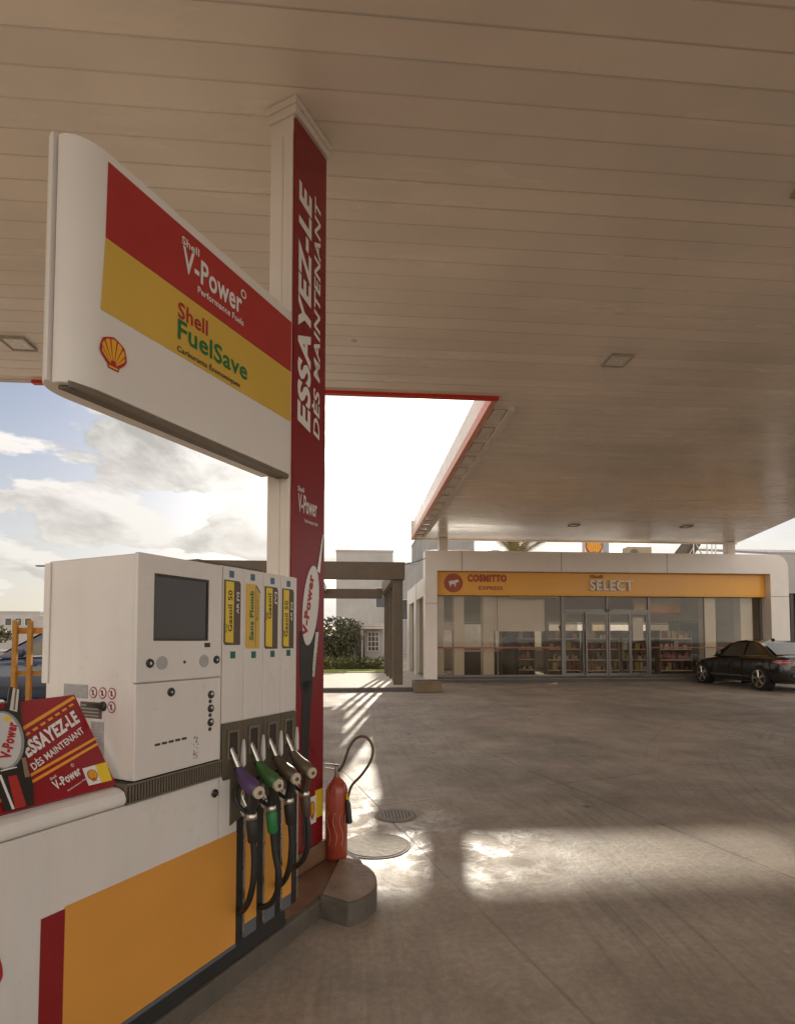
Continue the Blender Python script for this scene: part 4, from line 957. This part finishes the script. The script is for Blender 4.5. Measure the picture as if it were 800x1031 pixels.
# a customer seen through the sliding door
def person(loc, rz):
    bm_v = [(0, 0, .95), (0, 0, 1.15), (0, 0, 1.38), (0, .01, 1.50), (0, .02, 1.58), (0, .03, 1.68), (.18, 0, 1.40), (.24, .02, 1.14), (.22, .16, .95), (-.18, 0, 1.40), (-.24, .02, 1.14), (-.22, .16, .95), (.10, 0, .90), (.11, .02, .50), (.11, -.02, .09), (.11, .12, .04), (-.10, 0, .90), (-.11, .02, .50), (-.11, -.02, .09), (-.11, .12, .04)]
    ed = [(0, 1), (1, 2), (2, 3), (3, 4), (4, 5), (2, 6), (6, 7), (7, 8), (2, 9), (9, 10), (10, 11), (0, 12), (12, 13), (13, 14), (14, 15), (0, 16), (16, 17), (17, 18), (18, 19)]
    rad = [.15, .14, .15, .06, .085, .07, .065, .05, .035, .065, .05, .035, .10, .07, .05, .035, .10, .07, .05, .035]
    me = bpy.data.meshes.new('person'); me.from_pydata(bm_v, ed, []); me.materials.append(CLOTH)
    o = bpy.data.objects.new('person', me); C.objects.link(o); o.location = loc; o.rotation_euler = (0, 0, rz)
    md = o.modifiers.new('skin', 'SKIN'); md.use_smooth_shade = True
    for i, sk in enumerate(me.skin_vertices[0].data): sk.radius = (rad[i], rad[i] * (.72 if i < 3 else 1)); sk.use_root = i == 0
    o.modifiers.new('sub', 'SUBSURF').render_levels = 2
    tag(o, 'person in dark clothes standing inside the shop behind the left sliding door', 'person')
    obj('face', MB().lathe((0, .06, 1.60), (0, 1, 0), [(0, .085), (.03, .075), (.055, .04), (.075, .02)], 14), SKIN, o, smooth=60)
    obj('hair', MB().lathe((0, .015, 1.63), (0, 0, 1), [(-.02, .095), (.04, .10), (.09, .075), (.115, .03)], 14), HAIR, o, smooth=60)
person((7.62, 19.9, FZ + .052), R(200))

# things on and behind the shop roof
so = thing('solar_collector', 'tilted solar collector on metal struts on the shop roof', 'solar panel', (12.7, 20, 4.12))
obj('panel', MB().prism([(11.55, 19.55, 4.35), (12.35, 19.55, 5.32), (13.15, 19.75, 5.30), (12.5, 19.75, 4.35)], (.02, .06, -.04)), SOLAR, so)
sr = MB()
for a, b in (((12.05, 19.6, 4.1205), (12.05, 19.6, 4.52)), ((12.6, 19.6, 4.1205), (12.6, 19.6, 5.25)), ((13.2, 19.7, 4.1205), (13.2, 19.7, 5.3)), ((12.6, 19.6, 5.2), (13.2, 19.7, 4.3)), ((12.1, 19.6, 4.2), (12.6, 19.6, 4.9)), ((12.6, 19.6, 5.25), (13.6, 19.8, 5.35)), ((13.6, 19.8, 4.1205), (13.6, 19.8, 5.35)), ((13.45, 19.8, 4.1205), (13.45, 19.8, 5.3))): sr.cyl(a, b, .025, 8)
obj('strut', sr, METAL, so)
ac = thing('air_conditioner', 'beige air conditioning unit on the shop roof right of the shell totem', 'air conditioner', (10.2, 19.2, 4.12))
obj('casing', MB().box(9.75, 10.65, 19.0, 19.4, 4.1205, 4.80), mat('ac_beige', (.40, .33, .24), .5), ac, bevel=.02); obj('fan_grille', MB().lathe((10.0, 18.999, 4.55), (0, -1, 0), [(0, .17), (.01, .16)], 20), GRILLE, ac)
ts = thing('totem_sign', 'tall white totem sign with yellow shell emblem behind the shop', 'sign', (11.3, 25, GZ))
obj('mast', MB().box(10.85, 11.75, 25.2, 25.5, GZ - .02, 7.4), CREAM, ts); obj('blue_edge', MB().box(11.752, 12.0, 25.15, 25.5, GZ - .02, 7.4), mat('pale_blue_panel', (.36, .38, .42), .5), ts)
emblem((10.86, 25.18, 5.28), (.86, 0, 0), (0, 0, 1.3), (0, -.01, 0), ts)

# ------------------------------------------------------------- foliage helpers
def leaves(cl, n, size, seed, flat=.6):
    rnd = random.Random(seed); mb = MB(); tot = sum(c[3] * c[4] * c[5] for c in cl)
    for cx, cy, cz, rx, ry, rz in cl:
        for _ in range(int(n * rx * ry * rz / tot)):
            while True:
                p = Vector((rnd.uniform(-1, 1), rnd.uniform(-1, 1), rnd.uniform(-1, 1)))
                if p.length < 1 and p.length > rnd.random() ** .6 * .9: break
            p *= .85 + .3 * rnd.random()
            c = Vector((cx + p.x * rx, cy + p.y * ry, cz + p.z * rz)); s = size * (.6 + .8 * rnd.random())
            d = Vector((rnd.gauss(0, 1), rnd.gauss(0, 1), rnd.gauss(0, flat))).normalized(); e = d.orthogonal().normalized()
            e.rotate(Matrix.Rotation(rnd.random() * 6.28, 3, d)); g = d.cross(e)
            mb.add([c - e * s, c + g * s * .45, c + e * s, c - g * s * .45], [(0, 1, 2, 3)])
    return mb
def tree(label, x, y, z0, h, cl, n, size, seed, m=LEAF, cat='tree', name='tree', grp=None):
    t = thing(name, label, cat, (x, y, z0), grp)
    tb = MB().tube([(x, y, z0 - .05), (x + .05, y, z0 + h * .35), (x, y + .05, z0 + h * .7)], [.09 * h / 3, .06 * h / 3, .03 * h / 3], 8)
    rnd = random.Random(seed)
    for _ in range(6):
        c = rnd.choice(cl); tb.tube([(x, y, z0 + h * .3), (x + (c[0] - x) * .5, y + (c[1] - y) * .5, z0 + h * .5), (c[0], c[1], c[2])], [.04, .03, .012], 6)
    obj('trunk', tb, TRUNK, t, smooth=50); obj('crown', leaves(cl, n, size, seed), m, t, bevel=-1)
    return t
def blob(x, y, z, r, h, k, seed):
    rnd = random.Random(seed)
    return [(x + rnd.uniform(-1, 1) * r * .6, y + rnd.uniform(-1, 1) * r * .6, z + rnd.uniform(-.5, .6) * h, r * rnd.uniform(.35, .6), r * rnd.uniform(.35, .6), h * rnd.uniform(.3, .5)) for _ in range(k)]
tree('dark green bushy tree beside the hedge behind the red column', -.9, 26.5, GZ, 2.6, blob(-.9, 26.5, 1.45, 1.35, 1.25, 14, 4), 5200, .08, 5, grp='trees behind the forecourt')
tree('taller dark tree farther left behind the pergola and column', -3.6, 27.0, GZ, 3.4, blob(-3.6, 27, 2.3, 1.5, 1.4, 9, 6), 3000, .10, 6, grp='trees behind the forecourt')
hg = thing('hedge', 'low clipped yellow-green hedge along the lawn behind the pergola', 'hedge', (-3, 23.4, GZ))
obj('foliage', leaves([(-13 + i * .55, 23.5, .42, .42, .36, .36) for i in range(27)], 7000, .06, 9), LEAF2, hg, bevel=-1)
obj('stem', MB().box(-13, 1.2, 23.4, 23.6, .1, .5), TRUNK, hg)
# palm
pt_ = thing('palm_tree', 'palm tree with arching fronds rising behind the shop roof', 'palm tree', (8.1, 27, GZ))
px, py, pz = 8.1, 27.0, 5.35
obj('trunk', MB().tube([(px, py, GZ - .05), (px + .1, py, 3), (px, py, pz)], [.26, .22, .2], 12), TRUNK, pt_, smooth=50)
pf = MB(); rnd = random.Random(2)
for i in range(20):
    az = 2 * PI * i / 20 + rnd.uniform(-.15, .15); elv = rnd.uniform(.15, 1.45); Ln = rnd.uniform(2.3, 3.2)
    pts = []; p = Vector((px, py, pz)); e = elv
    for j in range(9):
        pts.append(p.copy()); p = p + Vector((math.cos(az) * math.cos(e), math.sin(az) * math.cos(e), math.sin(e))) * Ln / 8; e -= .12
    pf.tube(pts, [.035 - .003 * j for j in range(9)], 5)
    for j in range(1, 9):
        for q_ in range(4):
            f_ = q_ / 4; b = pts[j - 1].lerp(pts[j], f_); t = (pts[j] - pts[j - 1]).normalized(); sd = t.cross(Vector((0, 0, 1))).normalized()
            l = .55 * math.sin(PI * (.12 + .83 * (j - 1 + f_) / 8))
            for s_ in (-1, 1):
                tip = b + sd * s_ * l * .8 + t * l * .55 - Vector((0, 0, l * .25)); w = t * .04
                pf.add([b - w, b + w, tip], [(0, 1, 2)])
obj('crown', pf, PALMM, pt_, bevel=-1)

# ------------------------------------------------------------- pergola, houses behind
pg = thing('pergola', 'brown painted steel pergola left of the shop', 'pergola', (1.2, 15.4, FZ))
for x, y, w in ((1.24, 15.25, .13), (1.24, 16.7, .05), (1.22, 17.9, .05), (1.20, 19.1, .05), (1.2, 20.3, .05), (-4.6, 15.3, .1), (-4.7, 20.3, .1)):
    obj('post', MB().box(x - w, x + w, y - .06, y + .06, FZ + .0, 3.12), PERG, pg, bevel=.01)
obj('beam', MB().box(-4.9, 1.42, 15.12, 15.30, 3.121, 3.60), PERG, pg, bevel=.01); obj('beam', MB().box(-4.9, 1.38, 18.6, 18.8, 3.0, 3.36).box(-4.9, 1.38, 18.6, 18.8, 3.1, 3.2), PERG, pg) if False else obj('beam', MB().box(-4.9, 1.055, 20.22, 20.38, 2.98, 3.33), PERG, pg, bevel=.01)
obj('side_beam', MB().box(1.06, 1.40, 15.302, 20.4, 3.121, 3.56), PERG, pg, bevel=.01)
for x in (-3.6, -2.3, -1.0): obj('rafter', MB().box(x - .05, x + .05, 15.302, 20.21, 3.2, 3.42), PERG, pg)
pk = thing('planter_box', 'low brown concrete planter block at the left corner of the shop', 'planter', (2.0, 14.6, GZ))
obj('box', MB().box(1.55, 2.25, 14.0, 14.6, zg(14.2), .42), mat('planter_brown', (.22, .155, .095), .8, var=.2, bump=.4), pk, bevel=.02); obj('soil', MB().box(1.6, 2.2, 14.05, 14.55, .4202, .424), TRUNK, pk)

def house(name, label, x0, x1, y0, y1, z1, m, wins=(), z0=GZ - .05, group=None, parapet=True, roofm=None):
    t = thing(name, label, 'building', ((x0 + x1) / 2, y0, z0 + .05), group)
    obj('wall', MB().box(x0, x1, y0, y1, z0, z1), m, t)
    if parapet: obj('parapet', MB().box(x0 - .06, x1 + .06, y0 - .06, y1 + .06, z1 + .0005, z1 + .16), roofm or m, t)
    for a, b, c, d in wins:
        w = obj('window', MB().frame(a, b, c, d, a + .06, b - .06, c + .06, d - .06, y0 - .05, y0 - .002), CREAM, t)
        obj('pane', MB().box(a + .061, b - .061, y0 - .02, y0 - .004, c + .061, d - .061), PANE, w)
    return t
house('white_building', 'large pale blank building behind the pergola', -1.6, 3.9, 54, 64, 10.1, PLASTER, [(2.2, 3.4, 4.6, 6.6)])
house('grey_building', 'lower grey building right of the pale blank building behind the pergola', 3.92, 6.6, 53, 63, 8.8, PLASTER2, [(4.4, 5.6, 3.4, 5.4)])
house('grey_building', 'tall grey building behind the left end of the shop roof', 6.8, 12.0, 54, 64, 12.3, PLASTER2, [(7.6, 9.0, 8.4, 10.4), (10.0, 11.4, 8.4, 10.4)])
house('grey_building', 'wide lower grey building behind the palm tree', 12.1, 22.8, 55, 66, 10.3, PLASTER, [(13.5 + i * 2.6, 15 + i * 2.6, 6.4, 8.4) for i in range(3)])
hs = house('garden_house', 'small white garden house with window grid behind the hedge', -.15, 1.5, 27.6, 30, 2.15, PALE, [(.72, 1.32, .9, 1.9)])
gr_ = MB()
for i in range(1, 3): gr_.box(.72 + .2 * i - .02, .72 + .2 * i + .02, 27.535, 27.578, .96, 1.84)
for i in range(1, 4): gr_.box(.78, 1.26, 27.53, 27.534, .9 + .25 * i - .02, .9 + .25 * i + .02)
obj('window_grid', gr_, CREAM, hs); obj('porch_roof', MB().box(.35, 1.62, 27.1, 27.53, 2.02, 2.12), CREAM, hs); obj('door', MB().box(.2, .6, 27.56, 27.598, .2, 1.7), PANE, hs)
obj('porch_post', MB().box(.42, .50, 27.12, 27.2, GZ, 2.019), CREAM, hs); obj('chimney', MB().box(.8, .95, 28.2, 28.4, 2.3105, 2.8), PALE, hs)
nb_ = thing('neighbour_building', 'white walled building with dark corrugated gate right of the shop', 'building', (18, 18.1, GZ))
obj('wall', MB().box(14.28, 27, 18.0, 26, 3.08, 4.42).box(14.28, 27, 18.2, 26, GZ - .05, 3.0795), PLASTER, nb_)
obj('roof', MB().prism([(14.28, 18.0, 4.4205), (27, 18.0, 4.4205), (27, 22, 5.2), (14.28, 22, 5.2)], (0, 0, .08)), PLASTER2, nb_)
gt_ = MB()
for i in range(60): gt_.box(14.29 + i * .2, 14.40 + i * .2, 18.08, 18.14, GZ - .02, 3.079)
ga = obj('gate', MB().box(14.285, 27, 18.141, 18.199, GZ - .04, 3.079), GATE, nb_); obj('gate_rib', gt_, GATE, ga)
obj('wall_lamp', MB().lathe((15.9, 17.99, 3.95), (0, -1, 0), [(0, .05), (.08, .09), (.12, .08)], 14), INK, nb_, smooth=40)
# far left: houses on the hillside, trees, lamp
random.seed(8)
def far_house(label, x0, x1, y, z1, wn):
    ws = []
    for j in range(wn):
        a = x0 + .5 + j * ((x1 - x0 - 1.0) / wn)
        ws += [(a, a + .7, z1 - 1.3, z1 - .5)]
    house('white_house', label, x0, x1, y, y + 7, z1, PALE, ws, group='white houses far left')
far_house('low white house at the far left edge of the picture', -48, -39.5, 62, 3.4, 5); far_house('white house between the far left house and the yellow rack', -39, -35.2, 60, 4.0, 3)
far_house('tall white house right behind the yellow rack posts', -34.8, -31, 58, 4.2, 3); far_house('white house farther right behind the rack, beside the dispenser', -30.6, -25, 57, 3.7, 4)
house('white_house', 'pale house on higher ground behind the row of far white houses', -46, -34, 75, 82, 4.9, PALE, [(-44 + 2.2 * i, -43 + 2.2 * i, 3.4, 4.3) for i in range(5)], group='white houses far left')
house('white_house', 'second pale house on higher ground, above the yellow rack', -38, -27, 78, 84, 5.3, PALE, [(-37 + 2.2 * i, -36 + 2.2 * i, 3.8, 4.7) for i in range(4)], group='white houses far left')
tree('round green tree at the far left edge in front of the white houses', -27.2, 44, 0, 3.0, blob(-27.2, 44, 1.9, 1.5, 1.0, 8, 3), 1500, .16, 31, grp='trees far left')
tree('small dark tree behind the low white house far left', -43, 70, 0, 4.6, blob(-43, 70, 4.3, 1.6, .9, 6, 8), 700, .25, 32, grp='trees far left')
tree('dark tree between the white houses far left', -36.5, 72, 0, 5.2, blob(-36.5, 72, 4.9, 1.3, .8, 6, 12), 700, .25, 33, grp='trees far left')
sl_ = thing('street_lamp', 'grey street lamp with long arm rising behind the dispenser', 'street lamp', (-17.6, 35, 0))
obj('pole', MB().tube([(-17.6, 35, -.05), (-17.6, 35, 5.4), (-17.7, 35, 5.8), (-18.2, 35, 5.93)], [.09, .06, .05, .04], 10), ALU, sl_, smooth=40)
obj('lamp_head', MB().box(-19.0, -18.2, 34.88, 35.12, 5.90, 5.99), ALU, sl_, bevel=.03)
fx = .05
rk = thing('steel_rack', 'yellow orange painted steel rack with two tall posts beside the blue car', 'rack', (-5.3, 9.5, zg(9.5)))
z0 = zg(9.5)
for x, y in ((-5.45, 9.5), (-5.22, 9.5), (-4.1, 9.5), (-3.9, 9.5)): obj('post', MB().box(x - .034, x + .034, y - .034, y + .034, z0 - .01, 1.78), RUST, rk, bevel=.005)
obj('rail', MB().box(-5.42, -3.93, 9.53, 9.57, 1.56, 1.66), RUST, rk); obj('rail', MB().box(-5.42, -3.93, 9.53, 9.57, .88, .96), RUST, rk); obj('rail', MB().box(-5.42, -3.93, 9.53, 9.57, .36, .42), RUST, rk)
lw = thing('low_wall', 'low grey wall running behind the blue car', 'wall', (-14, 17, 0)); 
obj('wall', MB().box(-34, -16.1, 30, 30.3, -.05, .9), PLASTER2, lw); obj('coping', MB().box(-34, -16.1, 29.95, 30.35, .9005, .98), CREAM, lw)
for lab, path in (('thin sagging cable from the pergola to the shop roof corner', [(1.3, 15.3, 3.62), (1.7, 16.1, 3.72), (2.26, 17.2, 4.02)]), ('thin long cable rising from the pale building to the shop roof', [(-1.5, 53.9, 8.6), (1.0, 30, 5.2), (2.6, 18.0, 4.2)])):
    tag(obj('power_cable', MB().tube(smooth_path(path, 6), .012, 6), BLACK), lab, 'cable')

# ------------------------------------------------------------- cars
def car(label, loc, rz, paint, sc=1., group=None):
    t = thing('parked_car', label, 'car', loc, group, rotz=rz, keep=False); t.scale = (sc, sc, sc)
    st = [(-.86, .55, .40, .66, .74), (-.84, .68, .26, .74, .86), (-.70, .765, .20, .80, .915), (-.35, .80, .175, .82, .925), (.4, .815, .165, .81, .91), (1.2, .815, .165, .80, .885), (1.95, .805, .165, .775, .845), (2.5, .785, .17, .71, .775), (2.85, .73, .18, .65, .70), (3.04, .64, .21, .58, .62), (3.10, .50, .30, .52, .56)]
    mb = MB(); rows = []
    for x, w, zb, zl, zt in st:
        h = [(0, zb), (w * .9, zb), (w * .985, zb + .09), (w, zb + (zl - zb) * .5), (w * .985, zl), (w * .90, zt - .005), (w * .6, zt + .012), (0, zt + .02)]
        rows.append([(x, y, z) for y, z in h] + [(x, -y, z) for y, z in h[-2:0:-1]])
    n = len(rows[0]); mb.add([p for r in rows for p in r], [(i * n + j, i * n + (j + 1) % n, (i + 1) * n + (j + 1) % n, (i + 1) * n + j) for i in range(len(rows) - 1) for j in range(n)] + [tuple(range(n)), tuple(range((len(rows) - 1) * n, len(rows) * n))])
    obj('body', mb, paint, t, smooth=80, sub=2)
    hw = lambda z: .735 - .40 * (z - .86)
    prof = [(-.50, .88), (-.15, 1.06), (.18, 1.225), (.45, 1.29), (.80, 1.325), (1.10, 1.30), (1.35, 1.23), (1.98, .84)]
    gh = MB(); a = [(x, hw(z), z) for x, z in prof]; b = [(x, -hw(z), z) for x, z in prof]; k_ = len(prof)
    cr = [(x, 0, z + (.03 if 2 <= i <= 6 else .015)) for i, (x, z) in enumerate(prof)]
    gh.add(a + cr + b, [(i, i + 1, k_ + i + 1, k_ + i) for i in range(k_ - 1)] + [(k_ + i, k_ + i + 1, 2 * k_ + i + 1, 2 * k_ + i) for i in range(k_ - 1)] + [tuple(range(k_)), tuple(range(3 * k_ - 1, 2 * k_ - 1, -1))])
    obj('roof', gh, paint, t, smooth=35)
    for s_ in (1, -1):
        for nm, pts in (('rear_side_window', [(-.16, .93), (.62, .905), (.62, 1.245), (.42, 1.235), (.20, 1.165)]), ('front_side_window', [(.70, .905), (1.62, .885), (1.30, 1.20), (1.08, 1.255), (.70, 1.262)])):
            obj(nm, MB().poly([(x, s_ * (hw(z) + .005), z) for x, z in pts]), CGLASS, t, bevel=-1)
        obj('window_trim', MB().tube([(-.22, s_ * (hw(.905) + .008), .905), (1.68, s_ * (hw(.868) + .010), .868)], .010, 6), CHROME, t)
        obj('side_moulding', MB().box(.35, 2.0, s_ * .812 - .008, s_ * .812 + .008, .36, .40), BLACKP, t) if paint is not CARB else obj('side_moulding', MB().box(.35, 2.0, s_ * .810 - .008, s_ * .810 + .008, .335, .35), CHROME, t)
        for x in (.55, 1.42): obj('door_handle', MB().box(x - .09, x + .09, s_ * .812 - .015, s_ * .812 + .015, .725, .75), paint, t, bevel=.008)
        obj('door_seam', MB().box(.655, .665, s_ * .800 - .018, s_ * .800 + .018, .26, .80), BLACK, t)
        m_ = obj('wing_mirror', MB().lathe((1.55, s_ * .84, .93), (0, s_, .2), [(-.09, .03), (-.04, .065), (.05, .07), (.09, .03)], 12), paint, t, smooth=50)
        tl = obj('tail_light', MB().prism([(-.855, s_ * .42, .70), (-.855, s_ * .42, .80), (-.80, s_ * .66, .835), (-.60, s_ * .785, .83), (-.46, s_ * .80, .775), (-.62, s_ * .79, .70), (-.81, s_ * .68, .68)], (0, 0, .0)) if False else MB().add(
            [(-.875, s_ * .40, .70), (-.872, s_ * .40, .79), (-.835, s_ * .66, .70), (-.815, s_ * .66, .825), (-.70, s_ * .79, .71), (-.68, s_ * .785, .815), (-.48, s_ * .808, .755), (-.48, s_ * .806, .785)], [(0, 1, 3, 2), (2, 3, 5, 4), (4, 5, 7, 6)]), TAIL, t, smooth=60)
        obj('tail_light_bar', MB().tube([(-.878, s_ * .44, .735), (-.842, s_ * .66, .755), (-.71, s_ * .795, .755)], .010, 6), mat('tail_clear', (.6, .4, .38), .2, coat=1), tl)
        for x in (0, 2.41):
            w = obj('wheel', MB().lathe((x, s_ * .62, .305), (0, s_, 0), [(0, .19), (0, .285), (.03, .305), (.16, .305), (.20, .285), (.205, .20)], 28), BLACK, t, smooth=40)
            obj('wheel_arch', MB().lathe((x, s_ * .60, .315), (0, s_, 0), [(0, .345), (.203, .345)], 28), BLACK, t)
            rim_ = MB().lathe((x, s_ * .826, .305), (0, s_, 0), [(-.05, .235), (.006, .235), (.006, .215), (-.03, .21), (-.03, .02), (-.0299, .01)], 28)
            for q_ in range(10):
                a_ = 2 * PI * (q_ // 2) / 5 + (q_ % 2) * .22; ca, sa = math.cos(a_), math.sin(a_); y_ = s_ * .826
                rim_.tube([(x + ca * .03, y_, .305 + sa * .03), (x + ca * .222, y_ - s_ * .004, .305 + sa * .222)], .019, 6)
            obj('rim', rim_, METAL, w, smooth=40)
    obj('rear_window', MB().poly([(-.44, -.66, .925), (-.44, .66, .925), (.135, .535, 1.225), (.135, -.535, 1.225)]), CGLASS, t, bevel=-1).location = (-.012, 0, .022)
    obj('windscreen', MB().poly([(1.90, -.68, .905), (1.90, .68, .905), (1.40, .56, 1.212), (1.40, -.56, 1.212)]), CGLASS, t, bevel=-1).location = (.014, 0, .022)
    obj('aerial', MB().prism([(.42, -.012, 1.30), (.56, -.012, 1.315), (.50, -.012, 1.37), (.44, -.012, 1.365)], (0, .024, 0)), BLACKP, t)
    obj('rear_bumper', MB().box(-.895, -.80, -.60, .60, .36, .48), BLACKP, t, bevel=.03); obj('boot_strip', MB().box(-.885, -.86, -.36, .36, .775, .79), CHROME, t)
    return t
zc = zg(15)
car('black parked saloon car seen from behind at the right edge, nose to the shop', (11.53, 13.98, zc), R(90), CARB)
car('dark blue parked car at the left edge behind the yellow rack', (-4.35, 12.0, zg(12)), R(180), CARBL, sc=1.2)
